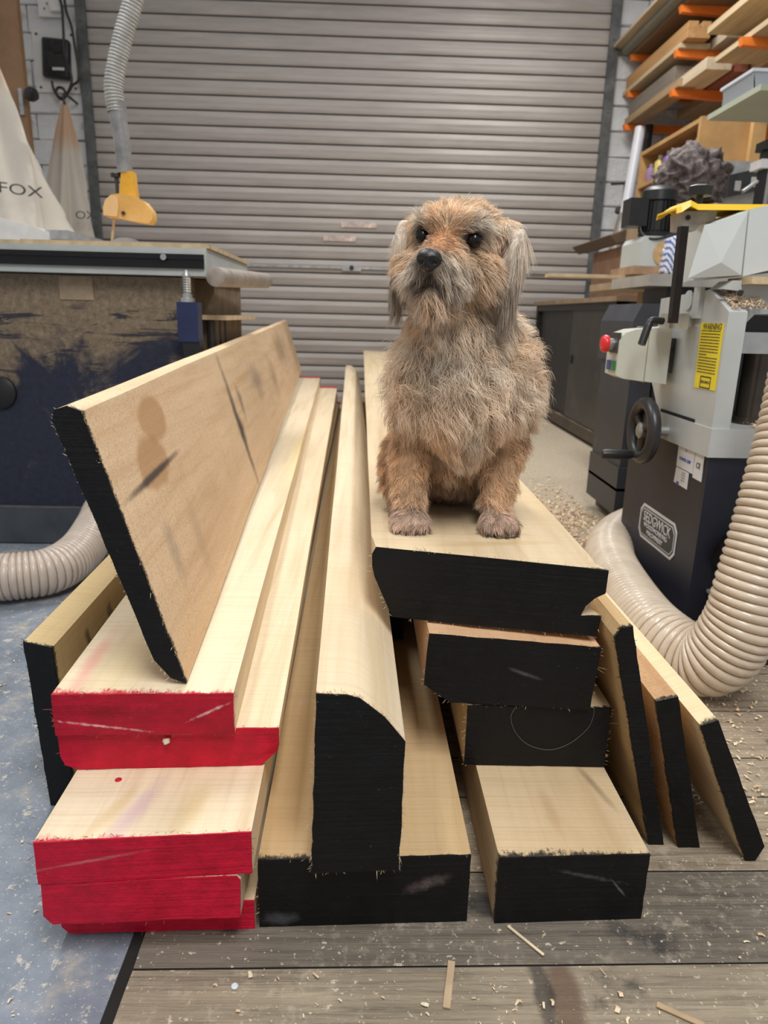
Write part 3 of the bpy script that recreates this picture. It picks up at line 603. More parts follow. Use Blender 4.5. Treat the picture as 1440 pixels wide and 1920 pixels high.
# blue adjuster post beside the table
c = aty(356, 600, 1.95)
bm = B(); box(bm, c.x - 0.027, c.x + 0.027, 1.925, 1.975, c.z - 0.055, c.z + 0.045); obj('adjuster_post', bm, plain('royal_navy_enamel', (0.016, 0.026, 0.085), 0.35, 0, 0.2), saw, bevel=0.004)
bm = B(); lathe(bm, (c.x - 0.004, 1.95, c.z + 0.045), (0, 0, 1), [(0, 0.020), (0.010, 0.020), (0.011, 0.014), (0.020, 0.014), (0.021, 0.010)] + [(0.024 + 0.003 * k, 0.0115 if k % 2 else 0.0098) for k in range(14)] + [(0.068, 0.010), (0.080, 0.003)], 20)
obj('adjuster_screw', bm, plain('bright_steel', (0.55, 0.55, 0.54)), saw, smooth=50)
bm = B(); prism(bm, [(c.x - 0.012, c.z - 0.13), (c.x + 0.035, c.z - 0.14), (c.x + 0.027, c.z - 0.05), (c.x - 0.018, c.z - 0.05)], 1.93, 1.97); obj('adjuster_bracket', bm, BLKP, saw, bevel=0.003)
# plywood sheets on the table
def ply(name, label, x0, x1, y0, y1, z, t, rz, col):
    bm = B(); box(bm, x0, x1, y0, y1, z, z + t, rot=rotm(((x0 + x1) / 2, (y0 + y1) / 2, z), 'Z', rz))
    return tag(obj(name, bm, plain('ply_' + name + str(z), col, 0.75, 0, 0.25, 30, dust=0.2)), label, 'plywood sheet')
ply('plywood_sheet', 'thin plywood sheet covering the far side of the saw table', -1.75, -0.93, 2.01, 2.62, 0.839, 0.009, 0, (0.55, 0.42, 0.26))
ply('plywood_sheet', 'thin plywood sheet beside the blade at the table saw corner', -0.92, -0.425, 2.012, 2.66, 0.839, 0.011, 0, (0.52, 0.38, 0.22))
# blade, riving knife and guard
YG = 2.36
bm = B(); cc = aty(236, 470, YG)
cyl(bm, (cc.x, YG - 0.002, cc.z - 0.06), (cc.x, YG + 0.002, cc.z - 0.06), 0.098, n=64); obj('saw_blade', bm, plain('bright_steel', (0.55, 0.55, 0.54)), saw)
bm = B(); q0 = aty(215, 400, YG + 0.02); q1 = aty(210, 452, YG + 0.02); cyl(bm, q1, q0, 0.004, n=8); obj('riving_knife', bm, plain('raw_ply_edge', None or (0.62, 0.48, 0.30)), saw)
YEL = plain('yellow_guard_plastic', (0.80, 0.42, 0.035), 0.4, 0, 0.22, 16, dust=0.45, dustc=(0.70, 0.50, 0.26))
pp = [(203, 408), (201, 392), (205, 377), (216, 367), (230, 365), (258, 371), (275, 380), (288, 397), (290, 412), (284, 421), (262, 418), (238, 413), (220, 409)]
pts = [aty(x, y, YG) for x, y in pp]
DYEL = plain('dusty_guard_plastic', (0.74, 0.42, 0.11), 0.5, 0, 0.2, 14, dust=0.6, dustc=(0.72, 0.50, 0.28))
bm = B(); prism(bm, [(q.x, q.z) for q in pts], YG - 0.026, YG + 0.026); bg_ = obj('blade_guard', bm, DYEL, saw, bevel=0.009, seg=3, smooth=50)
tp = [aty(x, y, YG) for x, y in ((227, 370), (229, 345), (231, 323), (252, 323), (255, 350), (259, 376))]
bm = B(); prism(bm, [(q.x, q.z) for q in tp], YG - 0.019, YG + 0.019); obj('guard_neck', bm, plain('yellow_guard_plastic', (0.84, 0.46, 0.03)), bg_, bevel=0.006, seg=3, smooth=50)
cp_ = [aty(x, y, YG) for x, y in ((201, 406), (200, 392), (204, 378), (215, 368), (227, 372), (229, 392), (226, 409))]
bm = B(); prism(bm, [(q.x, q.z) for q in cp_], YG - 0.033, YG - 0.02); obj('guard_cheek', bm, plain('peach_dust_plastic', (0.76, 0.50, 0.24), 0.6, 0, 0.12, 14), bg_, bevel=0.005, seg=2, smooth=50)
q = aty(232, 400, YG - 0.026); bm = B(); cyl(bm, q, q + Vector((0, -0.008, 0)), 0.006, n=6); obj('guard_bolt', bm, DSTEEL, saw)
q = aty(218, 330, YG); bm = B(); lathe(bm, q, (0, 0, 1), [(-0.02, 0.006), (-0.004, 0.006), (-0.004, 0.016), (0.006, 0.017), (0.008, 0.014)], 10); cyl(bm, q + Vector((0, 0, -0.055)), q, 0.005, n=8); obj('guard_knob', bm, plain('dark_steel', (0.07, 0.066, 0.062)), saw)

# ------------------------------------------------------------------ hoses
def m_hose(name, c1, c2, rough=0.25, tr=0.0, alpha=1.0):
    s = NT(name); n = s.noise(s.coord(), 22, 6, 0.6)
    col = s.ramp(n, [(0.3, c1), (0.7, c2)])
    return s.done(col, rough + 0.16, 0, s.bump(n, 0.1, 0.002), 0.5, Coat_Weight=0.4, Coat_Roughness=0.1, Transmission_Weight=tr, Alpha=alpha)
def hose(name, label, ctrl, r, rib, depth, mat, group=None, n=40, wire=None, cat='hose'):
    path = resample(catmull(ctrl, 14), rib / 6)
    def rad(k, t): 
        ph = ((k + 3) % 6) / 6 * math.pi
        return r + depth * (math.sin(ph) ** 0.7 - 0.4)
    bm = B(); tube(bm, path, rad, n, cap=False)
    o = tag(obj(name, bm, mat, smooth=80), label, cat, group)
    if wire is not None:      # spring wire lying in the grooves
        tot = len(path)
        bm = B()
        for i in range(3, tot - 4, 6):
            p = path[i]; d = (path[i + 1] - path[i - 1]).normalized(); uu, vv = frame(d); rr = r - depth * 0.4 + 0.0008
            tube(bm, [p + (uu * math.cos(a) + vv * math.sin(a)) * rr for a in np.linspace(0, 2 * math.pi, 29)], 0.0013, 4, cap=False)
        w_ = obj('spring_wire', bm, wire, o); tag(w_, kind='stuff')
    return o
hg = m_hose('grey_ribbed_hose', (0.30, 0.30, 0.29), (0.48, 0.48, 0.46), 0.35)
ctrl = [aty(x, y, YG) for x, y in ((262, -70), (250, 0), (233, 60), (219, 120), (213, 165), (219, 210))]
hose('extraction_hose', 'thin grey ribbed hose rising from the yellow blade guard', ctrl, 0.0255, 0.0092, 0.004, hg, n=24)
bm = B(); cp = [aty(x, y, YG) for x, y in ((219, 190), (222, 220), (229, 270), (235, 325))]
tube(bm, catmull(cp, 8), lambda k, t: 0.0262 - 0.004 * k / t, 28); q = cp[0]
tag(obj('hose_sleeve', bm, m_hose('smoky_sleeve', (0.14, 0.145, 0.15), (0.30, 0.30, 0.30), 0.22), smooth=60), 'smoky clear sleeve joining the thin hose to the blade guard', 'hose sleeve')
hb = m_hose('clear_beige_hose', (0.56, 0.47, 0.40), (0.72, 0.62, 0.54), 0.22, alpha=0.86); WIRE = plain('hose_wire', (0.30, 0.20, 0.13), 0.5)
hose('extraction_hose', 'clear ribbed hose curling out from under the table saw', [aty(-160, 1090, 1.50), atz(-60, 1085, 0.062), atz(30, 1080, 0.062), atz(100, 1068, 0.062), atz(150, 1035, 0.07), aty(180, 990, 1.90), aty(192, 960, 2.04)], 0.054, 0.0125, 0.005, hb, n=36, wire=WIRE)
hose('extraction_hose', 'thick clear ribbed hose bent upward beside the thicknesser', [(0.86, 2.10, 0.075), atz(1158, 1005, 0.075), atz(1142, 1045, 0.075), atz(1172, 1112, 0.075), atz(1232, 1190, 0.075), aty(1322, 1240, 1.185), aty(1384, 1180, 1.15), aty(1418, 1085, 1.15), aty(1455, 960, 1.17), aty(1500, 790, 1.21), aty(1530, 640, 1.25)], 0.0625, 0.0148, 0.0052, m_hose('clear_cream_hose', (0.64, 0.53, 0.41), (0.80, 0.69, 0.56), 0.2, alpha=0.82), n=44, wire=WIRE)

# ------------------------------------------------------------------ filter bags and wall gear, far left
def m_cloth(name, c, stain=0.5, top=1.6):
    s = NT(name); v = s.coord(); n = s.noise(v, 7, 6, 0.6); wv = s.noise(v, 260, 2, 0.5); z = s.sep()[2]
    col = s.ramp(n, [(0.3, tuple(x * 0.88 for x in c)), (0.7, c)])
    f = s.smooth(s.math('ADD', z, s.math('MULTIPLY', s.math('SUBTRACT', n, 0.5), 0.25)), top - 0.10, top + 0.06)
    col = s.mix(s.math('MULTIPLY', f, stain), col, (0.42, 0.24, 0.13))
    return s.done(col, 0.85, 0, s.bump(s.math('ADD', n, s.math('MULTIPLY', wv, 0.3)), 0.3, 0.008))
def bag(label, apex, base_c, rx, ry, folds, mat, ph, lean=0.0):
    apex, base_c = Vector(apex), Vector(base_c); bm = B()
    def f(u, v):
        th = 2 * math.pi * u; w = 0.06 + 0.94 * (v ** 0.85)
        k = 1 + (0.34 * (1 - 2 * abs(math.sin((folds * th + ph + 1.5 * v) / 2)) ** 0.8) + 0.15 * math.cos((folds + 3) * th + 2 * ph - 2 * v)) * min(1, 0.5 + v) * (1 - 0.25 * v)
        c0 = apex.lerp(base_c, v); sl = 0.07 * math.sin(3 * v + th * 3 + ph) * v * v
        return c0 + Vector((rx * w * k * math.cos(th), ry * w * k * math.sin(th), sl))
    grid(bm, f, 96, 26); bmesh.ops.remove_doubles(bm, verts=bm.verts, dist=1e-5)
    return tag(obj('filter_bag', bm, mat, smooth=80, org=(base_c.x, base_c.y, base_c.z)), label, 'filter bag', 'cloth filter bags of the dust extractor')
YB2 = 5.35
a2, b2 = aty(121, 192, YB2), aty(128, 480, YB2)
bag2 = bag('slim cloth filter bag hanging below the black wall unit', a2, b2, 0.205, 0.11, 5, m_cloth('calico_a', (0.50, 0.455, 0.395), 0.75, (a2.z - b2.z) * 0.74), 0.6)
YB1 = 3.9
a1, b1 = aty(-28, 90, YB1), aty(-10, 475, YB1)
bag1 = bag('wide cloth filter bag with lettering at the far left', a1, b1, 0.36, 0.2, 5, m_cloth('calico_b', (0.53, 0.485, 0.42), 0.6, (a1.z - b1.z) * 0.86), 2.2)
PRT = plain('bag_print', (0.06, 0.055, 0.05), 0.8)
q = aty(38, 357, YB1 - 0.27); text_obj('lettering', 'FOX', PRT, bag1, q, (1, 0.0, -0.10), (0.05, 0, 1), 0.068, sx=1.55)
q = aty(160, 404, YB2 - 0.145); text_obj('lettering', 'OX', PRT, bag2, q, (1, 0, 0.02), (0, 0, 1), 0.072, sx=1.25)
# pale housing under the bags
q = aty(90, 440, 3.6); q1 = aty(-10, 405, 3.6)
dx = thing('dust_extractor', (q.x - 0.3, 3.9, 0), 'white dust extractor housing below the cloth filter bags', 'dust extractor')
bm = B(); prism(bm, [(q1.x - 0.4, 0.45), (q.x, 0.45), (q.x, q.z + 0.01), (q.x - 0.05, q.z + 0.03), (q1.x, q1.z), (q1.x - 0.4, q1.z + 0.02)], 3.6, 4.3); obj('housing', bm, plain('white_enamel', (0.72, 0.71, 0.69), 0.4, 0, 0.1), dx, bevel=0.01)
bm = B(); q2 = aty(132, 438, 3.65); box(bm, q.x - 0.02, q2.x, 3.62, 4.2, q2.z - 0.03, q2.z + 0.012); obj('clamp_plate', bm, plain('grey_enamel', (0.36, 0.37, 0.38), 0.45), dx, bevel=0.004)
for sx_ in (q1.x - 0.3, q.x - 0.08):
    bm = B(); box(bm, sx_, sx_ + 0.05, 3.64, 3.70, 0.0, 0.45); obj('leg', bm, DSTEEL, dx)
YP = YW - 0.04
def rect(px0, py0, px1, py1, Y): 
    A_, B_ = aty(px0, py0, Y), aty(px1, py1, Y); return min(A_.x, B_.x), max(A_.x, B_.x), min(A_.z, B_.z), max(A_.z, B_.z)
x0, x1, z0, z1 = rect(60, 55, 152, 176, YP)
bm = B(); box(bm, x0, x1, YP - 0.012, YP, z0, z1)
bp = tag(obj('mounting_board', bm, plain('white_board', (0.66, 0.66, 0.63), 0.6, 0, 0.1, 8), bevel=0.003), 'pale mounting board on the wall behind the black unit', 'board')
for sx_, sz_ in ((x0 + 0.03, z1 - 0.03), (x1 - 0.03, z1 - 0.03), (x0 + 0.03, z0 + 0.03), (x1 - 0.03, z0 + 0.03)):
    bm = B(); cyl(bm, (sx_, YP - 0.012, sz_), (sx_, YP - 0.016, sz_), 0.008, n=10); obj('screw', bm, DSTEEL, bp)
x0, x1, z0, z1 = rect(74, 69, 132, 147, YP - 0.07)
un = thing('charger_unit', ((x0 + x1) / 2, YP - 0.04, z0), 'black plastic electrical unit with vents on the pale mounting board', 'electrical unit')
bm = B(); box(bm, x0, x1, YP - 0.075, YP - 0.0125, z0, z1, rot=rotm(((x0 + x1) / 2, YP, (z0 + z1) / 2), 'Y', 4)); obj('case', bm, BLKP, un, bevel=0.018, seg=3, smooth=40)
for k in range(7):
    zz = z0 + (z1 - z0) * (0.27 + 0.055 * k); bm = B(); box(bm, x0 + 0.045, x0 + 0.165, YP - 0.079, YP - 0.074, zz, zz + 0.006); obj('vent_slot', bm, plain('vent_grey', (0.05, 0.05, 0.052), 0.5), un)
bm = B(); prism(bm, [(x0 + 0.06, z1 - 0.02), (x0 + 0.17, z1 - 0.02), (x0 + 0.14, z1 - 0.095), (x0 + 0.09, z1 - 0.095)], YP - 0.079, YP - 0.074); obj('raised_badge', bm, plain('unit_grey', (0.035, 0.035, 0.037), 0.25), un, bevel=0.004)
bm = B(); box(bm, x0 + 0.07, x0 + 0.15, YP - 0.078, YP - 0.074, z0 + 0.045, z0 + 0.062); obj('maker_label', bm, plain('silver_print', (0.6, 0.6, 0.6), 0.5), un)
x0, x1, z0, z1 = rect(73, -8, 118, 35, YP)
so = thing('wall_socket', ((x0 + x1) / 2, YP, z0), 'white double wall socket above the black electrical unit', 'socket')
bm = B(); box(bm, x0, x1, YP - 0.03, YP, z0, z1); obj('faceplate', bm, plain('white_plastic', (0.72, 0.72, 0.70), 0.35, 0, 0.05), so, bevel=0.004)
for k, (ax, az) in enumerate(((0.06, 0.075), (0.04, 0.045), (0.08, 0.045))):
    bm = B(); box(bm, x0 + ax - 0.004, x0 + ax + 0.004, YP - 0.0315, YP - 0.029, z0 + az - 0.007, z0 + az + 0.007); obj('pin_slot', bm, plain('vent_grey', (0.05, 0.05, 0.052)), so)
x0, x1, z0, z1 = rect(93, -5, 116, 22, YP - 0.06)
bm = B(); box(bm, x0, x1, YP - 0.075, YP - 0.031, z0, z1); tag(obj('mains_plug', bm, plain('white_plastic', (0.72, 0.72, 0.70)), bevel=0.01, smooth=40), 'white mains plug pushed into the wall socket', 'plug')
def cable(label, pts, r=0.009, Y=YP - 0.09):
    bm = B(); tube(bm, catmull([aty(x, y, Y) for x, y in pts], 10), r, 8); return tag(obj('power_cable', bm, BLKP, smooth=60), label, 'cable')
cable('black cable dropping from the plug across the black unit', [(110, -10), (116, 15), (119, 60), (121, 100), (133, 140), (134, 155), (128, 172), (120, 184), (108, 180), (100, 165), (97, 152)])
cable('black cable looping outside the mounting board to the bag hook', [(120, -10), (124, 20), (134, 50), (140, 85), (146, 120), (147, 150), (136, 160), (130, 170), (122, 182), (114, 186), (106, 176), (108, 165), (118, 166), (125, 178)])
bm = B(); q = aty(121, 186, YB2); tube(bm, catmull([(q.x, YP - 0.01, q.z + 0.03), (q.x, YB2 + 0.06, q.z + 0.035), (q.x, YB2 - 0.02, q.z + 0.02), (q.x, YB2, q.z - 0.04)], 8), 0.008, 8)
tag(obj('bag_hook', bm, DSTEEL, smooth=60), 'thin steel hook holding up the slim filter bag', 'hook')
# brown timber door standing open at the far left, with knob
dq = thing('door_2', (-2.6, 5.0, 0), 'brown timber door edge at the far left', None); dq['kind'] = 'structure'
e0 = aty(40, 100, 4.95); 
bm = B(); box(bm, e0.x - 0.5, e0.x, 4.95, 5.0, 1.55, 2.95); obj('door_leaf', bm, plain('brown_door', (0.24, 0.135, 0.065), 0.5, 0, 0.25, 6), dq, bevel=0.004)
x0, x1, z0, z1 = rect(33, 165, 45, 215, 4.93)
bm = B(); box(bm, x0, x1, 4.93, 4.949, z0, z1); obj('latch_plate', bm, plain('galvanised_steel', (0.42, 0.42, 0.42)), dq, bevel=0.003)
bm = B(); q = aty(47, 178, 4.93); lathe(bm, q, (1, -0.35, 0), [(0, 0.012), (0.02, 0.012), (0.025, 0.035), (0.05, 0.042), (0.075, 0.034), (0.08, 0.012)], 20); obj('door_knob', bm, plain('black_gloss', (0.012, 0.012, 0.013), 0.12), dq, smooth=50)
# ------------------------------------------------------------------ planer thicknesser
XL, YF = 0.72, 1.45      # left face, front face
th = thing('thicknesser', (1.0, 1.65, 0), 'grey and navy planer thicknesser with handwheel and red stop button', 'thicknesser')
def m_navy():
    s = NT('navy_black_enamel'); v = s.coord(); n = s.noise(v, 6, 7, 0.65); sp = s.noise(v, 120, 4, 0.7)
    col = s.ramp(n, [(0.3, (0.006, 0.008, 0.020)), (0.7, (0.014, 0.017, 0.034))])
    col = s.mix(s.math('MULTIPLY', s.smooth(n, 0.55, 0.78), 0.2), col, (0.07, 0.062, 0.055))
    col = s.mix(s.math('MULTIPLY', s.smooth(sp, 0.66, 0.74), 0.4), col, (0.35, 0.28, 0.20))
    return s.done(col, s.ramp(n, [(0, 0.3), (1, 0.6)]), 0, s.bump(sp, 0.08, 0.001))
NAVY = m_navy(); PRK_ = plain('slot_black', (0.01, 0.01, 0.01), 0.8)
GREY = plain('pale_grey_enamel', (0.50, 0.525, 0.52), 0.38, 0, 0.10, 7, dust=0.10, dustc=(0.52, 0.44, 0.32))
bm = B(); box(bm, XL, 1.30, YF, 1.90, 0.0, 0.41); obj('base_cabinet', bm, NAVY, th, bevel=0.004)
bm = B(); box(bm, XL - 0.008, 1.31, YF - 0.008, 1.735, 0.41, 0.470); obj('skirt', bm, GREY, th, bevel=0.004)
# left casting, outline in y-z
cp = [(YF, 0.470), (1.735, 0.470), (1.80, 0.54), (1.80, 0.735), (1.545, 0.748), (YF, 0.703)]
bm = B(); prism(bm, cp, XL - 0.004, XL + 0.034, 'X'); obj('side_casting', bm, GREY, th, bevel=0.003)
bm = B(); prism(bm, [(XL + 0.034, 0.745), (XL + 0.034, 0.680), (XL + 0.050, 0.672), (XL + 0.075, 0.700), (XL + 0.30, 0.712), (XL + 0.56, 0.712), (XL + 0.56, 0.775), (XL + 0.02, 0.765), (XL + 0.0, 0.748)], 1.50, 1.56); obj('cross_casting', bm, GREY, th, bevel=0.004)
bm = B(); box(bm, XL + 0.042, XL + 0.56, 1.475, 1.86, 0.622, 0.664); obj('thicknessing_bed', bm, plain('machined_bed', (0.42, 0.43, 0.43), 0.35, 0.4, 0.15), th, bevel=0.003)
bm = B(); box(bm, XL + 0.034, XL + 0.56, 1.62, 1.85, 0.470, 0.70); obj('inner_panel', bm, plain('black_gloss', (0.012, 0.012, 0.013), 0.12), th)
bm = B(); lathe(bm, (XL + 0.118, 1.54, 0.470), (0, 0, 1), [(0, 0.034), (0.015, 0.034), (0.016, 0.028), (0.155, 0.028)], 24); obj('lift_column', bm, plain('oiled_column', (0.11, 0.09, 0.075), 0.25, 0.8, 0.4, 6), th, smooth=50)
bm = B(); box(bm, XL - 0.006, XL - 0.003, 1.53, 1.715, 0.4702, 0.4775); obj('chip_slot', bm, PRK_, th)  # thin dark strip painted in for the black gap at the casting base
# small fittings on the casting: round boss, tab, bolts
q = atx(1292, 563, XL - 0.005); bm = B(); cyl(bm, q, q + Vector((-0.003, 0, 0)), 0.021, n=28); obj('round_boss', bm, GREY, th, bevel=0.001)
q = atx(1311, 570, XL - 0.005); bm = B(); box(bm, XL - 0.013, XL - 0.004, q.y - 0.016, q.y + 0.016, q.z - 0.03, q.z + 0.035); obj('cover_tab', bm, GREY, th, bevel=0.002)
for px, py in ((1356, 546), (1376, 578), (1388, 546)):
    q = aty(px, py, 1.49); q.z = 0.725 + (q.z - 0.725) * 0.6; bm = B(); cyl(bm, q, q + Vector((0, -0.004, 0.008)), 0.006, n=6); obj('bolt', bm, DSTEEL, th)
# warning plate and stickers on the left face
def sticker(name, quadpx, X, mat, label=None):
    P = [atx(x, y, X) for x, y in quadpx]; bm = B()
    A = [bm.verts.new((X, p.y, p.z)) for p in P]; C = [bm.verts.new((X - 0.0012, p.y, p.z)) for p in P]
    for i in range(4): bm.faces.new([A[i], A[(i + 1) % 4], C[(i + 1) % 4], C[i]])
    bm.faces.new(A[::-1]); bm.faces.new(C)
    o = obj(name, bm, mat, th)
    if label: o['label'] = label
    return o, sum(P, Vector()) / 4, P
PRK = plain('black_print', (0.02, 0.02, 0.02), 0.6); PBL = plain('blue_print', (0.05, 0.10, 0.40), 0.6); WHS = plain('white_sticker', (0.70, 0.71, 0.74), 0.5, 0, 0.05)
XDIR, ZDIR = (0, -1, 0), (0, 0, 1)
w0, wc, P = sticker('warning_plate', [(1316, 605), (1358, 607), (1341, 733), (1302, 726)], XL - 0.0045, plain('yellow_plate', (0.82, 0.66, 0.02), 0.45, 0, 0.06), 'yellow warning plate with black print')
Xs = XL - 0.0058
q = atx(1336, 613, Xs); text_obj('lettering', 'WARNING', PRK, w0, q, XDIR, ZDIR, 0.019, sx=0.86)
for pxx in (1319, 1353):
    q = atx(pxx, 613, Xs); text_obj('lettering', '!', PRK, w0, q, XDIR, ZDIR, 0.014)
ytop, ybot = P[0], P[3]
bm = B(); r = random.Random(4); W_ = abs(P[0].y - P[1].y)
for k in range(15):
    t = 0.12 + 0.67 * k / 15; zz = P[0].z + (P[3].z - P[0].z) * t; yc = P[0].y + (P[3].y - P[0].y) * t
    ln = W_ * (0.86 if r.random() < 0.72 else r.uniform(0.2, 0.6)) * (1 - 0.06 * t)
    yy = yc - 0.06 * W_; seg = 0.0
    while seg < ln:
        wl = min(r.uniform(0.004, 0.012), ln - seg); 
        box(bm, Xs - 0.0003, Xs, yy - seg - wl, yy - seg, zz - 0.0010, zz + 0.0010); seg += wl + 0.0018
tag(obj('small_print', bm, PRK, w0), kind='stuff')
c0 = atx(1322, 717, Xs); bm = B()
for (a_, b_, c_, d_) in ((-0.024, 0.024, 0.010, 0.0125), (-0.024, 0.024, -0.0125, -0.010), (-0.024, -0.0215, -0.01, 0.01), (0.0215, 0.024, -0.01, 0.01)): box(bm, Xs - 0.0004, Xs, c0.y + a_, c0.y + b_, c0.z + c_, c0.z + d_)
obj('print_frame', bm, PRK, w0); text_obj('lettering', 'SEDGWICK', PRK, w0, c0, XDIR, ZDIR, 0.0085, sx=0.95)
Xb = XL - 0.0008
s1, c1, P1 = sticker('maker_sticker', [(1274, 829), (1305, 843), (1299, 889), (1269, 873)], Xb, WHS)
text_obj('lettering', 'POWER GRIP', PBL, s1, Vector((XL - 0.0024, c1.y, c1.z - 0.006)), XDIR, ZDIR, 0.0105, sx=0.95)
text_obj('lettering', '>', PBL, s1, Vector((XL - 0.0024, c1.y, c1.z + 0.015)), XDIR, ZDIR, 0.014)
s2, c2, P2 = sticker('maker_sticker', [(1306, 844), (1322, 852), (1315, 904), (1299, 895)], Xb, WHS)
text_obj('lettering', 'CE', PRK, s2, Vector((XL - 0.0024, c2.y, c2.z)), XDIR, ZDIR, 0.017)
s3, c3, P3 = sticker('maker_sticker', [(1269, 875), (1292, 887), (1288, 918), (1264, 903)], Xb, WHS)
for k, (ln, dz) in enumerate(((0.018, 0.012), (0.020, 0.006), (0.017, 0.0), (0.02, -0.006))):
    bm = B(); box(bm, XL - 0.0026, XL - 0.002, c3.y - 0.020, c3.y - 0.020 + ln, c3.z + dz, c3.z + dz + 0.002); obj('print_line', bm, plain('grey_print', (0.3, 0.3, 0.32), 0.6), s3)
bm = B(); box(bm, XL - 0.0026, XL - 0.002, c3.y + 0.008, c3.y + 0.02, c3.z - 0.02, c3.z - 0.012); obj('flag_mark', bm, PBL, s3)
# maker's badge: clipped-corner plate, double border, lettering
bq = [atx(1203, 940, XL), atx(1274, 985, XL), atx(1262, 1055, XL), atx(1198, 1002, XL)]
byc = sum(p.y for p in bq) / 4; bzc = sum(p.z for p in bq) / 4
bw = (abs(bq[0].y - bq[1].y) + abs(bq[3].y - bq[2].y)) / 4; bh = (abs(bq[0].z - bq[3].z) + abs(bq[1].z - bq[2].z)) / 4
def octo(bm, w_, h_, c, x0, x1):
    prism(bm, [(byc - w_ + c, bzc - h_), (byc + w_ - c, bzc - h_), (byc + w_, bzc - h_ + c), (byc + w_, bzc + h_ - c), (byc + w_ - c, bzc + h_), (byc - w_ + c, bzc + h_), (byc - w_, bzc + h_ - c), (byc - w_, bzc - h_ + c)], x0, x1, 'X')
bm = B(); octo(bm, bw, bh, 0.018, XL - 0.0008, XL - 0.0016); bd = obj('maker_badge', bm, plain('badge_white', (0.62, 0.63, 0.66), 0.4, 0, 0.05), th); bd['label'] = 'clipped-corner maker badge with white border and lettering'
bm = B(); octo(bm, bw - 0.007, bh - 0.007, 0.0155, XL - 0.0014, XL - 0.0021); obj('badge_line', bm, NAVY, bd)
bm = B(); octo(bm, bw - 0.0105, bh - 0.0105, 0.014, XL - 0.0018, XL - 0.0026); obj('badge_border', bm, plain('badge_white', None or (0.62, 0.63, 0.66)), bd)
bm = B(); octo(bm, bw - 0.013, bh - 0.013, 0.013, XL - 0.0024, XL - 0.0031); obj('badge_field', bm, plain('badge_dark', (0.018, 0.019, 0.024), 0.45), bd)
BW = plain('badge_white', (0.62, 0.63, 0.66)); xx = XL - 0.0036
text_obj('lettering', 'SEDGWICK', BW, bd, Vector((xx, byc, bzc + bh * 0.34)), XDIR, ZDIR, 0.036, sx=bw * 1.5 / 0.185)
text_obj('lettering', 'WOODWORKING', BW, bd, Vector((xx, byc + 0.004, bzc - bh * 0.12)), XDIR, ZDIR, 0.0165, sx=bw * 1.15 / 0.122)
text_obj('lettering', 'MACHINERY', BW, bd, Vector((xx, byc + 0.004, bzc - bh * 0.48)), XDIR, ZDIR, 0.0165, sx=bw * 0.95 / 0.10)
# handwheel
hc = Vector((0.655, 1.655, 0.432)); R_ = 0.063
wh = B(); tube(wh, [hc + Vector((0, R_ * math.cos(t), R_ * math.sin(t))) for t in np.linspace(0, 2 * math.pi, 49)], 0.0155, 14, cap=False)
hw = obj('handwheel', wh, plain('worn_handwheel', (0.030, 0.030, 0.033), 0.35, 0, 0.3, 12), th, smooth=60)
bm = B(); lathe(bm, hc + Vector((0.012, 0, 0)), (-1, 0, 0), [(0, 0.056), (0.004, 0.056), (0.012, 0.02), (0.013, 0.004)], 28); obj('dished_web', bm, plain('worn_black', (0.05, 0.045, 0.04), 0.4), hw, smooth=40)
bm = B(); lathe(bm, hc + Vector((0.018, 0, 0)), (-1, 0, 0), [(0, 0.019), (0.028, 0.019), (0.032, 0.014)], 20); cyl(bm, hc + Vector((0.01, 0, 0)), hc + Vector((0.075, 0, 0)), 0.012, n=14); obj('hub', bm, plain('galvanised_steel', (0.42, 0.42, 0.42)), hw, smooth=50)
for k in range(3):
    t = 0.6 + k * 2 * math.pi / 3; d = Vector((0, math.cos(t), math.sin(t))); bm = B(); cyl(bm, hc + d * 0.012, hc + d * (R_ - 0.004), 0.011, 0.008, n=10); obj('spoke', bm, plain('worn_black', (0.05, 0.045, 0.04), 0.4), hw, smooth=50)
hp = hc + Vector((-0.006, 0.012, -R_ + 0.002)); bm = B(); lathe(bm, hp, (-1, 0, 0), [(0, 0.007), (0.012, 0.0085), (0.02, 0.0115), (0.075, 0.0125), (0.083, 0.010), (0.084, 0.003)], 18); obj('crank_handle', bm, BLKP, hw, smooth=50)
# control box with buttons
q0, q1 = aty(1150, 718, 1.66), aty(1243, 610, 1.66)
cx0, cx1, cz0, cz1 = 0.578, 0.698, 0.546, 0.664
cb = B(); prism(cb, [(cx0, cz0 + 0.012), (cx0 + 0.02, cz0 + 0.004), (cx1, cz0 - 0.006), (cx1, cz1 + 0.006), (cx0 + 0.035, cz1 - 0.002), (cx0 + 0.012, cz1 - 0.010), (cx0, cz1 - 0.028)], 1.665, 1.745)
co = obj('control_box', cb, plain('cream_grey_plastic', (0.60, 0.61, 0.54), 0.35, 0, 0.08, 8, dust=0.12), th, bevel=0.006, seg=3, smooth=40)
bm = B(); box(bm, cx0 + 0.066, cx0 + 0.0675, 1.6635, 1.745, cz0 - 0.003, cz1 + 0.005); obj('box_seam', bm, plain('seam_brown', (0.30, 0.26, 0.18), 0.8), co)
bm = B(); box(bm, cx1, XL + 0.01, 1.68, 1.735, cz0 + 0.02, cz1 - 0.02); obj('mount', bm, DSTEEL, co)
bq_ = Vector((cx0, 1.695, cz0 + 0.082)); bm = B(); lathe(bm, bq_ + Vector((0.006, 0, 0)), (-1, 0, 0), [(0, 0.013), (0.022, 0.013)], 20); obj('button_collar', bm, plain('bright_steel', (0.55, 0.55, 0.54)), co, smooth=50)
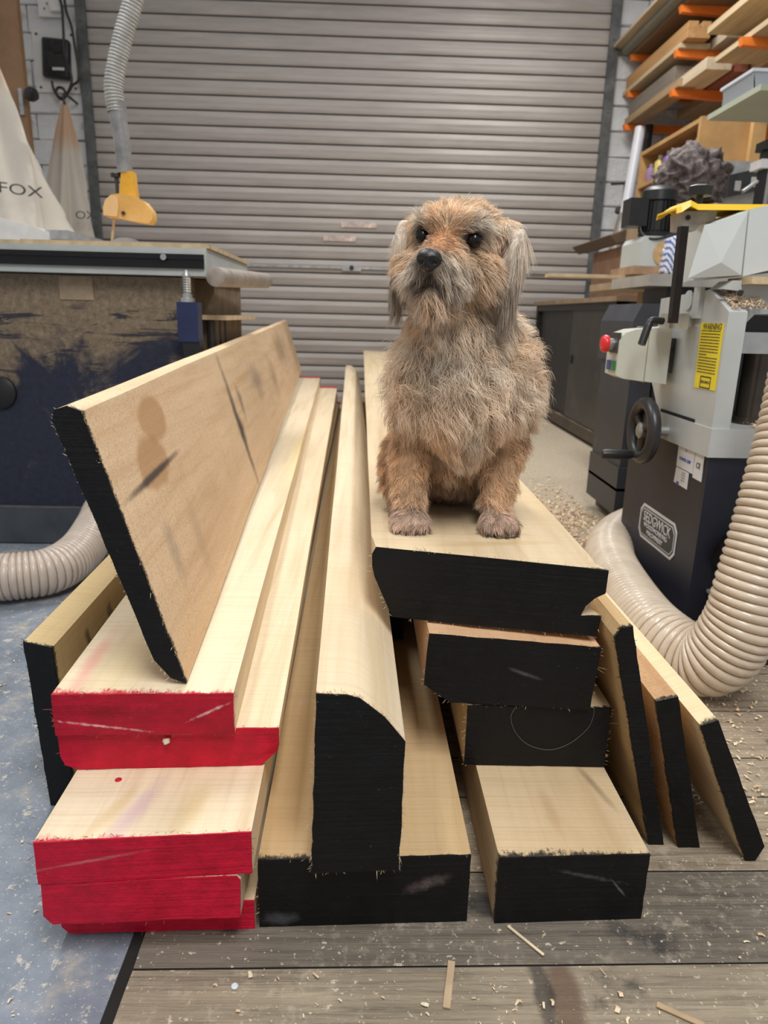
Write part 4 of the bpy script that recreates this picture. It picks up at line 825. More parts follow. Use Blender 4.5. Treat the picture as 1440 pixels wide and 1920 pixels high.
bm = B(); lathe(bm, bq_ + Vector((-0.014, 0, 0)), (-1, 0, 0), [(0, 0.010), (0.003, 0.019), (0.011, 0.0205), (0.016, 0.017), (0.019, 0.009), (0.0195, 0.002)], 26); rb = obj('stop_button', bm, plain('red_plastic', (0.72, 0.025, 0.03), 0.3, 0, 0.05), co, smooth=60); rb['label'] = 'red mushroom stop button'
for yy, nm, c in ((1.712, 'blue_button', (0.03, 0.05, 0.30)), (1.684, 'green_button', (0.02, 0.19, 0.06))):
    bm = B(); box(bm, cx0 - 0.005, cx0 + 0.004, yy - 0.012, yy + 0.012, cz0 + 0.022, cz0 + 0.044); obj('push_button', bm, plain(nm, c, 0.35, 0, 0.05), co, bevel=0.0015)
bm = B(); box(bm, cx0 - 0.003, cx0 + 0.004, 1.668, 1.726, cz0 + 0.062, cz0 + 0.108); obj('button_plate', bm, plain('vent_grey', (0.05, 0.05, 0.052)), co, bevel=0.001)
# guard post, clamp and lever
pb, ptop = aty(1263, 590, 1.56), aty(1281, 425, 1.56)
bm = B(); d = (ptop - pb); u = Vector((1, 0, 0)); v = Vector((0, 1, 0))
A = [bm.verts.new(pb - d * 0.10 + u * a_ + v * b_) for a_, b_ in ((-0.0075, -0.010), (0.0075, -0.010), (0.0075, 0.010), (-0.0075, 0.010))]
C = [bm.verts.new(ptop + u * a_ + v * b_) for a_, b_ in ((-0.008, -0.010), (0.008, -0.010), (0.008, 0.010), (-0.008, 0.010))]
for i in range(4): bm.faces.new([A[i], A[(i + 1) % 4], C[(i + 1) % 4], C[i]])
bm.faces.new(A[::-1]); bm.faces.new(C); obj('guard_post', bm, plain('blued_post', (0.035, 0.028, 0.025), 0.32, 0.7, 0.4, 8), th, bevel=0.002)
q = aty(1264, 602, 1.61); bm = B(); box(bm, q.x - 0.020, q.x + 0.022, 1.585, 1.64, q.z - 0.016, q.z + 0.016); box(bm, q.x + 0.018, XL, 1.60, 1.63, q.z - 0.012, q.z + 0.012); obj('post_clamp', bm, plain('grimy_enamel', (0.42, 0.40, 0.35), 0.5, 0, 0.3, 20, dust=0.3), th, bevel=0.004)
l0, l1, l2 = aty(1243, 602, 1.575), aty(1219, 601, 1.57), aty(1203, 646, 1.56)
bm = B(); tube(bm, catmull([l0, l1 + Vector((0.004, 0, 0)), l1.lerp(l2, 0.25), l2], 6), lambda k, t: 0.0078 if k < t * 0.55 else 0.0085, 12); obj('clamp_lever', bm, BLKP, th, smooth=60)
q = aty(1288, 418, 1.61); bm = B(); prism(bm, [(q.x - 0.022, q.z - 0.016), (q.x + 0.010, q.z - 0.018), (q.x + 0.016, q.z - 0.008), (q.x + 0.05, q.z + 0.006), (q.x + 0.05, q.z + 0.022), (q.x - 0.026, q.z + 0.018)], 1.585, 1.64); pbk = obj('guard_bracket', bm, plain('grimy_enamel', (0.42, 0.40, 0.35)), th, bevel=0.003)
q2 = aty(1290, 408, 1.584); bm = B(); cyl(bm, q2, q2 + Vector((0, -0.002, 0)), 0.005, n=14); obj('bracket_hole', bm, PRK, pbk)
# yellow bridge guard: shallow folded strip
g0 = aty(1252, 395, 1.60); g1 = aty(1272, 384, 1.60); zt = g1.z
bm = B()
sec = [(-0.055, -0.012), (-0.050, 0.0), (0.050, 0.0), (0.055, -0.012), (0.051, -0.012), (0.047, -0.004), (-0.047, -0.004), (-0.051, -0.012)]
stn = [(g0.x, g0.z - zt), (g0.x + 0.010, g0.z - zt + 0.003), (g1.x + 0.006, 0.003), (g1.x + 0.022, -0.004), (g1.x + 0.20, 0.0), (g1.x + 0.62, 0.004)]
rings = [[bm.verts.new((x_, 1.605 + a_, zt + dz + b_)) for a_, b_ in sec] for x_, dz in stn]
for a_, b_ in zip(rings, rings[1:]):
    for i in range(8): bm.faces.new([a_[i], a_[(i + 1) % 8], b_[(i + 1) % 8], b_[i]])
bm.faces.new(rings[0][::-1]); bm.faces.new(rings[-1]); obj('bridge_guard', bm, plain('yellow_guard_sheet', (0.85, 0.55, 0.03), 0.35, 0, 0.12, 9), th)
q = aty(1313, 362, 1.62); bm = B(); cyl(bm, q + Vector((0, 0, -0.03)), q + Vector((0, 0, 0.0)), 0.007, n=12); lathe(bm, q, (0, 0, 1), [(-0.008, 0.012), (-0.006, 0.024), (0.012, 0.026), (0.015, 0.020), (0.0155, 0.004)], 8); obj('guard_lock_knob', bm, BLKP, th)
# folded extraction hood
YH = 1.50
def H(px, py, Y=YH): return aty(px, py, Y)
WH = plain('hood_sheet', (0.60, 0.63, 0.62), 0.32, 0, 0.06, 5, dust=0.06)
bm = B()
hv = {k: bm.verts.new(v) for k, v in dict(a=H(1290, 522), b=H(1321, 422), c=H(1345, 415), d=H(1352, 492, 1.488), e=H(1390, 516), f=H(1403, 395), a2=H(1300, 522, 1.74), b2=H(1331, 422, 1.74), f2=H(1403, 395) + Vector((0, 0.26, 0)), e2=H(1390, 516) + Vector((0, 0.26, 0))).items()}
for f_ in ('abd', 'bcd', 'cfd', 'fed', 'ade'): bm.faces.new([hv[k] for k in f_])
for f_ in (('a', 'a2', 'b2', 'b'), ('b', 'b2', 'f2', 'f', 'c'), ('a', 'e', 'e2', 'a2'), ('e', 'f', 'f2', 'e2'), ('a2', 'e2', 'f2', 'b2')): bm.faces.new([hv[k] for k in f_])
obj('hood_end', bm, WH, th)
bm = B(); e_, f_ = H(1391, 518), H(1404, 393); g_, h_ = H(1560, 500), H(1560, 385); k_ = H(1440, 497)
prism(bm, [(e_.x, e_.z), (k_.x, e_.z + 0.012), (g_.x, g_.z), (h_.x, h_.z + 0.01), (f_.x + 0.05, f_.z + 0.012), (f_.x, f_.z)], YH - 0.004, YH + 0.28); obj('hood_body', bm, WH, th, bevel=0.002)
bm = B(); q = H(1440, 531); q2 = H(1392, 520); box(bm, q2.x, q2.x + 0.4, 1.46, 1.56, q2.z - 0.014, q2.z); obj('packing_strip', bm, plain('raw_ply_edge', (0.62, 0.48, 0.30)), th)
# fittings low on the front face
q = aty(1346, 1030, YF); bm = B(); prism(bm, [(q.x - 0.012, q.z - 0.03), (q.x + 0.06, q.z - 0.03), (q.x + 0.06, q.z + 0.04), (q.x + 0.012, q.z + 0.035), (q.x - 0.004, q.z + 0.01)], YF - 0.05, YF + 0.001); obj('chute_latch', bm, BLKP, th, bevel=0.006)
q = aty(1338, 1100, YF); bm = B(); box(bm, q.x - 0.015, q.x + 0.12, YF - 0.05, YF + 0.001, q.z - 0.012, q.z - 0.006); box(bm, q.x + 0.006, q.x + 0.03, YF - 0.03, YF + 0.001, q.z - 0.006, q.z + 0.03); obj('chute_tray', bm, plain('pale_blue_enamel', (0.36, 0.47, 0.47), 0.45, 0, 0.2, 15, dust=0.3), th)

# ------------------------------------------------------------------ dark machine behind it
DG = plain('charcoal_enamel', (0.050, 0.054, 0.066), 0.5, 0, 0.2, 8, dust=0.18)
dm = thing('machine_pedestal', (0.97, 2.4, 0), 'charcoal machine pedestal with dusty cap behind the thicknesser', 'machine')
bm = B(); prism(bm, [(0.835, 0.55), (1.15, 0.55), (1.15, 0.735), (0.86, 0.735), (0.835, 0.68)], 2.30, 2.62); obj('motor_cover', bm, DG, dm, bevel=0.01)
bm = B(); box(bm, 0.845, 0.915, 2.30, 2.60, 0.18, 0.56); obj('column_panel', bm, DG, dm, bevel=0.004)
bm = B(); box(bm, 0.93, 1.15, 2.32, 2.60, 0.05, 0.56); obj('body_panel', bm, plain('worn_charcoal', (0.045, 0.043, 0.045), 0.5, 0, 0.4, 10), dm, bevel=0.004)
bm = B(); prism(bm, [(0.838, 0.13), (0.94, 0.13), (0.94, 0.21), (0.838, 0.21)], 2.29, 2.60); prism(bm, [(0.838, 0.05), (0.868, 0.05), (0.868, 0.14), (0.838, 0.14)], 2.29, 2.60); obj('foot_bracket', bm, DG, dm, bevel=0.003)
bm = B(); prism(bm, [(2.10, 0.0), (2.62, 0.0), (2.62, 0.10), (2.30, 0.10), (2.14, 0.045), (2.10, 0.04)], 0.885, 1.15, 'X'); obj('base_plinth', bm, plain('plinth_charcoal', (0.06, 0.065, 0.07), 0.6, 0, 0.3, 10, dust=0.35), dm, bevel=0.003)
for px, py in ((1172, 640), (1176, 745)):
    q = aty(px, py + 240, 2.31); bm = B(); cyl(bm, q, q + Vector((0, -0.012, 0)), 0.008, n=8); obj('bolt', bm, plain('bright_steel', (0.55, 0.55, 0.54)), dm)
bm = B(); prism(bm, [(0.885, 0.79), (1.28, 0.79), (1.30, 0.815), (1.28, 0.835), (0.885, 0.825)], 2.34, 2.70); obj('cast_table', bm, plain('dusty_cast_table', (0.42, 0.40, 0.36), 0.5, 0, 0.25, 9, dust=0.35), dm, bevel=0.004)
bm = B(); box(bm, 0.97, 1.12, 2.40, 2.60, 0.735, 0.79); obj('table_support', bm, DG, dm)

# ------------------------------------------------------------------ black cabinet along the right
cab = thing('sliding_cabinet', (1.5, 4.5, 0), 'black two-door sliding cabinet with wooden top near the shutter', 'cabinet')
CBK = plain('black_laminate', (0.022, 0.021, 0.021), 0.45, 0, 0.3, 5, dust=0.16)
bm = B(); box(bm, 1.285, 1.75, 3.68, 5.42, 0.075, 0.775); obj('carcass', bm, CBK, cab)
bm = B(); box(bm, 1.245, 1.75, 3.66, 5.44, 0.02, 0.085); obj('plinth', bm, plain('plinth_brown', (0.075, 0.058, 0.045), 0.6, 0, 0.4, 10, dust=0.35), cab, bevel=0.003)
for y0_ in (3.66, 5.41):
    bm = B(); box(bm, 1.245, 1.75, y0_, y0_ + 0.03, 0.085, 0.775); obj('end_panel', bm, CBK, cab, bevel=0.002)
bm = B(); box(bm, 1.245, 1.30, 3.66, 5.44, 0.735, 0.775); obj('top_rail', bm, CBK, cab, bevel=0.002)
DRK = plain('scuffed_laminate', (0.050, 0.046, 0.042), 0.4, 0, 0.45, 4, dust=0.35, dustc=(0.22, 0.19, 0.15))
bm = B(); box(bm, 1.258, 1.272, 3.72, 4.50, 0.09, 0.735); d1 = obj('sliding_door', bm, DRK, cab, bevel=0.002)
bm = B(); box(bm, 1.275, 1.288, 4.56, 5.40, 0.09, 0.735); obj('sliding_door', bm, CBK, cab, bevel=0.002)
bm = B(); box(bm, 1.250, 1.262, 4.43, 4.47, 0.42, 0.47); obj('finger_pull', bm, BLKP, d1, bevel=0.003)
for zz in (0.10, 0.36, 0.64):
    bm = B(); box(bm, 1.236, 1.246, 3.664, 3.70, zz, zz + 0.03); cyl(bm, (1.236, 3.68, zz + 0.015), (1.215, 3.67, zz + 0.012), 0.005, n=8); obj('latch', bm, plain('bright_steel', (0.55, 0.55, 0.54)), cab)
bm = B(); box(bm, 1.225, 1.78, 3.64, 5.46, 0.775, 0.80); obj('worktop', bm, plain('dusty_worktop', (0.34, 0.24, 0.15), 0.65, 0, 0.3, 8, dust=0.2), cab, bevel=0.002)
# ------------------------------------------------------------------ the dog
def build_dog():
    psi = math.radians(22)
    f = Vector((-math.sin(psi), -math.cos(psi), 0.02)).normalized()
    rt = Vector((math.cos(psi), -math.sin(psi), -0.085)); rt = (rt - f * rt.dot(f)).normalized()
    up = f.cross(rt).normalized()
    O = aty(840, 446, 0.92)
    Hm = Matrix(((rt.x, f.x, up.x), (rt.y, f.y, up.y), (rt.z, f.z, up.z)))
    def h(x, y, z): return O + rt * x + f * y + up * z
    bm = B()
    def ell(c, r, rot=None, sub=3):
        M_ = Matrix.Translation(Vector(c)) @ ((rot or Matrix.Identity(3)).to_4x4()) @ Matrix.Diagonal((*r, 1))
        bmesh.ops.create_icosphere(bm, subdivisions=sub, radius=1.0, matrix=M_)
    def cap(p0, p1, r0, r1, n=7):
        p0, p1 = Vector(p0), Vector(p1)
        for k in range(n + 1):
            t = k / n; r_ = r0 + (r1 - r0) * t; ell(p0.lerp(p1, t), (r_, r_, r_), sub=2)
    ZB = 0.3845                                           # top of the board
    # trunk
    ell((0.138, 1.035, 0.605), (0.078, 0.078, 0.095)); ell((0.136, 0.985, 0.575), (0.058, 0.050, 0.085))
    ell((0.137, 1.090, 0.520), (0.076, 0.085, 0.095)); ell((0.137, 1.135, 0.452), (0.092, 0.080, 0.066))
    ell((0.136, 0.990, 0.548), (0.045, 0.042, 0.050))
    # shoulders and forelegs
    legs = []
    for sx, px in ((-1, 768), (1, 934)):
        paw = aty(px, 990, 0.972); x = paw.x
        s0 = Vector((0.137 + sx * 0.060, 1.005, 0.590)); el = Vector((0.137 + sx * 0.069, 1.025, 0.500)); wr = Vector((x - sx * 0.001, 0.998, 0.425)); pw = Vector((x, 0.985, ZB + 0.022))
        ell(s0, (0.038, 0.048, 0.060)); cap(s0, el, 0.037, 0.027); cap(el, wr, 0.026, 0.0205, 9); cap(wr, pw, 0.0205, 0.020)
        ell((x, 0.972, ZB + 0.016), (0.026, 0.028, 0.0155))
        for k, tx in enumerate((-0.0195, -0.0068, 0.0068, 0.0195)):
            ell((x + tx, 0.950 + 0.006 * abs(k - 1.5) ** 1.2 * 0.6, ZB + 0.0115), (0.0078, 0.014, 0.0112), sub=2)
        legs.append((x, sx))
        # haunch and hind foot
        hx_ = 0.137 + sx * (0.078 if sx < 0 else 0.064); ell((hx_, 1.115, 0.450), (0.034, 0.072, 0.056)); cap((hx_ + sx * 0.006, 1.09, 0.43), (hx_ + sx * 0.004, 1.045, ZB + 0.018), 0.028, 0.016); ell((hx_ + sx * 0.002, 1.03, ZB + 0.012), (0.018, 0.028, 0.0115))
    # tail lying behind on the board
    cap((0.137, 1.20, 0.425), (0.165, 1.26, ZB + 0.016), 0.020, 0.013)
    # neck and head
    cap((0.140, 1.03, 0.625), h(0.008, -0.085, -0.045), 0.076, 0.060, 9); cap((0.138, 0.995, 0.60), h(0.004, -0.055, -0.075), 0.058, 0.042, 7)
    R3 = Hm
    ell(h(0, -0.055, -0.002), (0.060, 0.066, 0.050), R3); ell(h(0, -0.024, 0.008), (0.050, 0.038, 0.034), R3); ell(h(0, -0.06, -0.05), (0.062, 0.055, 0.045), R3)
    for sx in (-1, 1):
        ell(h(sx * 0.036, -0.034, -0.036), (0.030, 0.036, 0.032), R3); ell(h(sx * 0.030, -0.004, 0.014), (0.017, 0.013, 0.010), R3, 2)
        Re = Hm @ Matrix.Rotation(math.radians(8 * sx), 3, 'Y')
        ell(h(sx * 0.058, -0.058, 0.014), (0.016, 0.026, 0.018), R3, 2); ell(h(sx * (0.0715 + 0.003 * (sx > 0)), -0.047, -0.018), (0.0105, 0.027, 0.042), Re); ell(h(sx * (0.0725 + 0.005 * (sx > 0)), -0.040, -0.052), (0.008, 0.018, 0.024), Re, 2)
        ell(h(sx * 0.013, 0.030, -0.048), (0.017, 0.022, 0.015), R3, 2)
    cap(h(0, -0.015, -0.020), h(0, 0.044, -0.034), 0.034, 0.0205, 8); cap(h(0, -0.03, -0.056), h(0, 0.030, -0.064), 0.029, 0.0155, 7)
    me0 = bpy.data.meshes.new('dog_lumps'); bm.to_mesh(me0); bm.free()
    o0 = bpy.data.objects.new('dog_lumps', me0); COL.objects.link(o0)
    r = o0.modifiers.new('r', 'REMESH'); r.mode = 'VOXEL'; r.voxel_size = 0.0034
    s = o0.modifiers.new('s', 'SMOOTH'); s.factor = 0.5; s.iterations = 5
    bpy.context.view_layer.update()
    me = bpy.data.meshes.new_from_object(o0.evaluated_get(bpy.context.evaluated_depsgraph_get()))
    bpy.data.objects.remove(o0); bpy.data.meshes.remove(me0)
    me.name = 'dog'
    # sockets for the eyes
    n = len(me.vertices); co = np.empty(n * 3); me.vertices.foreach_get('co', co); co = co.reshape(-1, 3)
    E = [np.array(h(sx * 0.0335, 0.0075, 0.000)) for sx in (-1, 1)]
    for e in E:
        d = np.linalg.norm(co - e, axis=1); wgt = np.exp(-(d / 0.013) ** 2)
        co -= np.array(f)[None] * (wgt * 0.007)[:, None]
    co[:, 2] = np.maximum(co[:, 2], ZB)
    base = np.array((0.137, 1.05, ZB)); me.vertices.foreach_set('co', (co - base).ravel()); me.update()
    # ---- skin colour follows the coat
    o_np, r_np, f_np, u_np = (np.array(v) for v in (O, rt, f, up))
    def headco(P): q = P - o_np; return q @ r_np, q @ f_np, q @ u_np
    lx = [l[0] for l in legs]
    def ss(v, a, b): t = np.clip((v - a) / (b - a), 0, 1); return t * t * (3 - 2 * t)
    hc_w = np.array(h(0, -0.045, -0.02))
    def coat(P, N, R):
        """length, colour (root), colour (tip), lift, droop, curl for points P with normals N"""
        n = len(P); hx, hy, hz = headco(P); ax = np.abs(hx)
        head = ss(P[:, 2], 0.655, 0.695) * (1 - ss(np.linalg.norm(P - hc_w, axis=1), 0.115, 0.14))
        body = 1 - head
        rnd = R.random((n, 1)); rn2 = R.random((n, 1))
        tan = np.array([0.62, 0.37, 0.20]); gold = np.array([0.84, 0.58, 0.36]); cream = np.array([0.97, 0.86, 0.71]); grey = np.array([0.58, 0.49, 0.41]); dark = np.array([0.040, 0.030, 0.025]); rust = np.array([0.50, 0.23, 0.095]); brown = np.array([0.135, 0.085, 0.05])
        nz = np.array([mnoise.noise(Vector(p * 26)) for p in P]); nz2 = np.array([mnoise.noise(Vector(p * 60 + 9)) for p in P])
        def lerp(a, b, t): return a + (b - a) * np.asarray(t).reshape(-1, 1)
        # body
        col = lerp(np.tile(gold, (n, 1)), cream, np.clip(0.45 + nz * 1.1 + (rnd[:, 0] - 0.5) * 0.9, 0, 1))
        col = lerp(col, tan, np.clip(nz2 * 0.8 + (rn2[:, 0] - 0.45) * 0.5, 0, 0.8))
        col = lerp(col, grey, np.clip((rnd[:, 0] - 0.78) * 1.6, 0, 0.5))
        ch_ = ss(P[:, 2], 0.47, 0.53) * (1 - ss(P[:, 1], 1.0, 1.06)) * (0.2 + 0.8 * rn2[:, 0]); col = lerp(col, cream, 0.5 * ch_)
        leg = 1 - ss(P[:, 2], 0.50, 0.57); leg = leg * (1 - 0.75 * ss(0.028 - np.abs(P[:, 0] - 0.137), -0.004, 0.008) * (P[:, 1] < 1.03))
        lc = lerp(np.tile(np.array([0.80, 0.52, 0.305]), (n, 1)), gold, np.clip(0.35 + (rnd[:, 0] - 0.4) * 1.0, 0, 1)); col = lerp(col, lc, leg * 0.9)
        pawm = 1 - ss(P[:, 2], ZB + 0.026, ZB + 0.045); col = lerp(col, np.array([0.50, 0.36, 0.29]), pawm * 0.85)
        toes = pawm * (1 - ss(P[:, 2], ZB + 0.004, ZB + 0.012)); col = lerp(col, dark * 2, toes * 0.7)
        under = (1 - ss(P[:, 2], 0.40, 0.47)) * ss(P[:, 1], 1.0, 1.03) * (1 - ss(np.abs(P[:, 0] - 0.137), 0.05, 0.07)); col = lerp(col, np.array([0.22, 0.12, 0.06]), under * 0.7)  # shade beneath the belly, between the legs, painted into the coat colour
        ln = 0.040 + 0.012 * R.random(n); ln = ln * (1 - leg) + (0.018 + 0.009 * R.random(n)) * leg; ln = ln * (1 - pawm) + 0.0135 * pawm
        side = ss(P[:, 1], 1.06, 1.12); ln = ln * (1 - 0.3 * side)
        lift = 0.55 * (1 - pawm) + 0.25 * pawm; curl = 1.0 - 0.75 * pawm - 0.25 * leg
        # head
        hcol = lerp(np.tile(gold, (n, 1)), cream, np.clip(0.15 + nz * 0.8 + (rnd[:, 0] - 0.5) * 0.9, 0, 1)); hcol = lerp(hcol, brown * 1.3, np.clip((rn2[:, 0] - 0.64) * 1.9, 0, 0.7))
        hl = np.full(n, 0.017) + 0.007 * R.random(n)
        top = ss(hz, 0.018, 0.04); hcol = lerp(hcol, np.array([0.64, 0.45, 0.285]), top * 0.5)
        bridge = (1 - ss(ax, 0.012, 0.022)) * ss(hy, -0.005, 0.015) * ss(hz, -0.030, -0.015) * (1 - ss(hz, 0.004, 0.016)); hcol = lerp(hcol, rust * (0.8 + 0.6 * rnd), bridge * 0.8); hl = hl * (1 - bridge) + 0.0075 * bridge
        brow = np.exp(-((ax - 0.040) / 0.013) ** 2 - ((hz - 0.017) / 0.007) ** 2) * ss(hy, -0.03, -0.01); hcol = lerp(hcol, cream * 1.08, np.clip(brow * 1.1, 0, 0.9)); hl = hl + 0.006 * brow
        muz = ss(hy, 0.004, 0.02) * (1 - ss(hz, -0.026, -0.014)); mcol = lerp(np.tile(grey * 0.95, (n, 1)), cream * 1.0, np.clip((rnd[:, 0] - 0.35) * 1.5, 0, 1)); mcol = lerp(mcol, dark * 1.5, np.clip((rn2[:, 0] - 0.62) * 1.9, 0, 0.8))
        hcol = lerp(hcol, mcol, muz * 0.85); hl = hl * (1 - muz) + (0.026 + 0.013 * R.random(n)) * muz
        lip = np.exp(-((hz + 0.059) / 0.006) ** 2) * ss(hy, 0.030, 0.042) * np.exp(-(ax / 0.020) ** 2); hcol = lerp(hcol, dark * 0.8, np.clip(lip * 1.3, 0, 0.95)); hl = hl * (1 - 0.55 * lip)
        ctr = np.exp(-(ax / 0.007) ** 2) * ss(hy, 0.035, 0.05) * (1 - ss(hz, -0.046, -0.038)); hcol = lerp(hcol, dark * 0.8, ctr * 0.9); hl = hl * (1 - 0.6 * ctr)
        nearnose = np.exp(-(np.linalg.norm(P - np.array(h(0, 0.062, -0.031)), axis=1) / 0.021) ** 2); hl = hl * (1 - 0.65 * nearnose); hcol = lerp(hcol, np.array([0.12, 0.07, 0.045]), nearnose * 0.6)
        chin = (1 - ss(hz, -0.070, -0.056)) * ss(hy, -0.03, 0.0); hcol = lerp(hcol, lerp(np.tile(tan * 1.1, (n, 1)), cream * 0.9, rnd[:, 0]), chin * 0.8); hl = hl * (1 - chin) + (0.032 + 0.014 * R.random(n)) * chin
        cheek = ss(ax, 0.036, 0.052) * (1 - ss(hz, -0.03, -0.005)) * (1 - muz); hcol = lerp(hcol, lerp(np.tile(grey, (n, 1)), gold, rnd[:, 0]), cheek * 0.6); hl = hl + 0.010 * cheek
        ear = ss(ax, 0.060, 0.067) * (1 - ss(hz, 0.030, 0.045)); ec = lerp(np.tile(grey * 0.9, (n, 1)), cream * 0.95, np.clip((rnd[:, 0] - 0.35) * 1.6, 0, 1)); ec = lerp(ec, brown * 0.7, ss(hz, 0.0, -0.05) * 0.75 * (rn2[:, 0] > 0.25)); hcol = lerp(hcol, ec, ear * 0.9); hl = hl * (1 - ear) + (0.034 + 0.018 * R.random(n)) * ear
        for e in E:
            de = np.linalg.norm(P - e, axis=1); m_ = np.exp(-(de / 0.0145) ** 2); hcol = lerp(hcol, dark * 0.7, np.clip(m_ * 1.5, 0, 0.95)); hl = hl * (1 - 0.80 * np.exp(-(de / 0.0165) ** 2))
        col = lerp(col, hcol, head); ln = ln * body + hl * head
        lift = lift * body + head * (0.42 - 0.15 * bridge - 0.32 * np.maximum(ear, ss(ax, 0.040, 0.058) * (hz > -0.02)))
        curl = curl * body + head * (0.35 - 0.15 * bridge - 0.25 * ear)
        # combing direction: down with the hang of the coat; on the head away from the nose
        g = np.tile(np.array([0, 0, -1.0]), (n, 1)); g[:, 0] += (P[:, 0] - 0.137) * 4.0
        away = P - np.array(h(0, 0.060, -0.015)); away /= np.linalg.norm(away, axis=1)[:, None] + 1e-9
        hg_ = away * 0.9 + np.outer(np.where(hz > 0.0, 0.15, -0.75), u_np) + np.outer(np.sign(hx) * 0.25, r_np)
        sdf = (ss(ax, 0.034, 0.056) * (hz > -0.02))[:, None]; hg_ = hg_ * (1 - sdf) + sdf * (-u_np[None] * 1.3 - f_np[None] * 0.15)
        hg_ = hg_ * (1 - ear[:, None]) + ear[:, None] * (-u_np[None] * 1.6 - np.outer(np.sign(hx) * 0.12, r_np))
        hg_ = hg_ * (1 - chin[:, None]) + chin[:, None] * (-u_np[None] + 0.1 * f_np[None])
        hg_ = hg_ * (1 - (muz * 0.6)[:, None]) + (muz * 0.6)[:, None] * (-0.9 * u_np[None] + np.outer(np.sign(hx) * 0.8, r_np))
        g = g * body[:, None] + hg_ * head[:, None]
        return ln, col, lift, g, curl, head * ear
    # ---- body material: short undercoat darkened in vertex colour so gaps between hairs look like shadow
    N = np.empty(n * 3); me.vertices.foreach_get('normal', N); N = N.reshape(-1, 3)
    _, cskin, _, _, _, _ = coat(co, N, np.random.default_rng(2))
    ca = me.color_attributes.new('coat', 'FLOAT_COLOR', 'POINT'); ca.data.foreach_set('color', np.c_[cskin * 0.8, np.ones(n)].ravel())
    s = NT('shaded_undercoat'); at = s.n.new('ShaderNodeAttribute'); at.attribute_name = 'coat'
    nn = s.noise(s.coord(), 300, 3, 0.7); me.materials.clear(); me.materials.append(s.done(at.outputs['Color'], 0.9, 0, s.bump(nn, 0.5, 0.002), 0.1))
    me.polygons.foreach_set('use_smooth', [True] * len(me.polygons))
    dog = bpy.data.objects.new('dog', me); dog.location = base; COL.objects.link(dog)
    tag(dog, 'scruffy tan and grey terrier sitting upright on the topmost board', 'dog')
    # ---- fur
    me.calc_loop_triangles(); T = len(me.loop_triangles); tri = np.empty(T * 3, int); me.loop_triangles.foreach_get('vertices', tri); tri = tri.reshape(-1, 3)
    A, Bv, Cv = co[tri[:, 0]], co[tri[:, 1]], co[tri[:, 2]]; area = np.linalg.norm(np.cross(Bv - A, Cv - A), axis=1) / 2
    ctr = (A + Bv + Cv) / 3; hxx, hyy, hzz = headco(ctr)
    dens = np.where(ctr[:, 2] > 0.66, 2.3, 1.0) * np.where(ctr[:, 1] > 1.12, 0.35, 1.0)
    dens *= np.where((ctr[:, 2] < ZB + 0.05), 1.6, 1.0)
    def sample(k, R):
        t = R.choice(T, k, p=(area * dens) / (area * dens).sum()); a, b_ = R.random(k), R.random(k); fl = a + b_ > 1; a[fl], b_[fl] = 1 - a[fl], 1 - b_[fl]
        w_ = np.c_[1 - a - b_, a, b_]; i = tri[t]
        P = (co[i] * w_[:, :, None]).sum(1); Nn = (N[i] * w_[:, :, None]).sum(1); Nn /= np.linalg.norm(Nn, axis=1)[:, None]
        return P, Nn
    R = np.random.default_rng(5); K = 8
    def strands(P, Nn, L, lift, g, curl, earm, R, wild=0.22):
        n = len(P)
        tg = g - Nn * (g * Nn).sum(1)[:, None]; tg /= np.linalg.norm(tg, axis=1)[:, None] + 1e-6
        low = np.array([[mnoise.noise(Vector(p * 30)), mnoise.noise(Vector(p * 30 + 40)), mnoise.noise(Vector(p * 30 + 80))] for p in P])
        d = Nn * lift[:, None] + tg * (1 - lift[:, None] * 0.5) + low * (0.25 + 0.95 * np.clip(curl, 0, 1))[:, None] + R.normal(0, wild, (n, 3)); d /= np.linalg.norm(d, axis=1)[:, None]
        sidev = np.cross(d, Nn); sidev /= np.linalg.norm(sidev, axis=1)[:, None] + 1e-6; nv = np.cross(sidev, d)
        ph = R.random(n) * 6.28; fr = R.uniform(0.5, 1.2, n); pts = np.zeros((n, K, 3)); step = L / (K - 1); p = P.copy(); pts[:, 0] = P
        for k in range(1, K):
            t = k / (K - 1)
            a = ph + fr * 6.28 * t * 0.9
            bend = (sidev * np.cos(a)[:, None] + nv * np.sin(a)[:, None]) * (curl * 1.15)[:, None]
            dd = d * (1 - 0.35 * t) + tg * 0.45 * t + np.array([[0, 0, -1.0]]) * (0.35 * t + earm * 1.3)[:, None] + bend; dd /= np.linalg.norm(dd, axis=1)[:, None]
            p = p + dd * step[:, None]; pts[:, k] = p
        return pts
    NG, NH = 3200, 90000
    Pg, Ng = sample(NG, R); Lg, cg, lg, gg, kg, hdg = coat(Pg, Ng, R); G = strands(Pg, Ng, Lg, lg, gg, kg, hdg, R, 0.16)
    gshade = R.uniform(0.55, 1.22, NG)
    P, Nn = sample(NH, R); L, c, lf, g, ku, hd = coat(P, Nn, R); S = strands(P, Nn, L * R.uniform(0.75, 1.12, NH), lf, g, ku * 0.6, hd, R)
    from mathutils.kdtree import KDTree
    kd = KDTree(NG)
    for i, p in enumerate(Pg): kd.insert(p, i)
    kd.balance(); idx = np.array([kd.find(p)[1] for p in P])
    rel = P - Pg[idx]; clump = R.uniform(0.35, 0.9, NH) * np.where(R.random(NH) < 0.13, 0.1, 1.0)
    ratio = np.clip(L / Lg[idx], 0.5, 1.5)
    for k in range(1, K):
        t = k / (K - 1); tgt = P + (G[idx, k] - Pg[idx]) * ratio[:, None] - rel * (0.85 * t ** 1.2)
        w_ = (clump * min(1, t * 1.6))[:, None]; S[:, k] = S[:, k] * (1 - w_) + tgt * w_
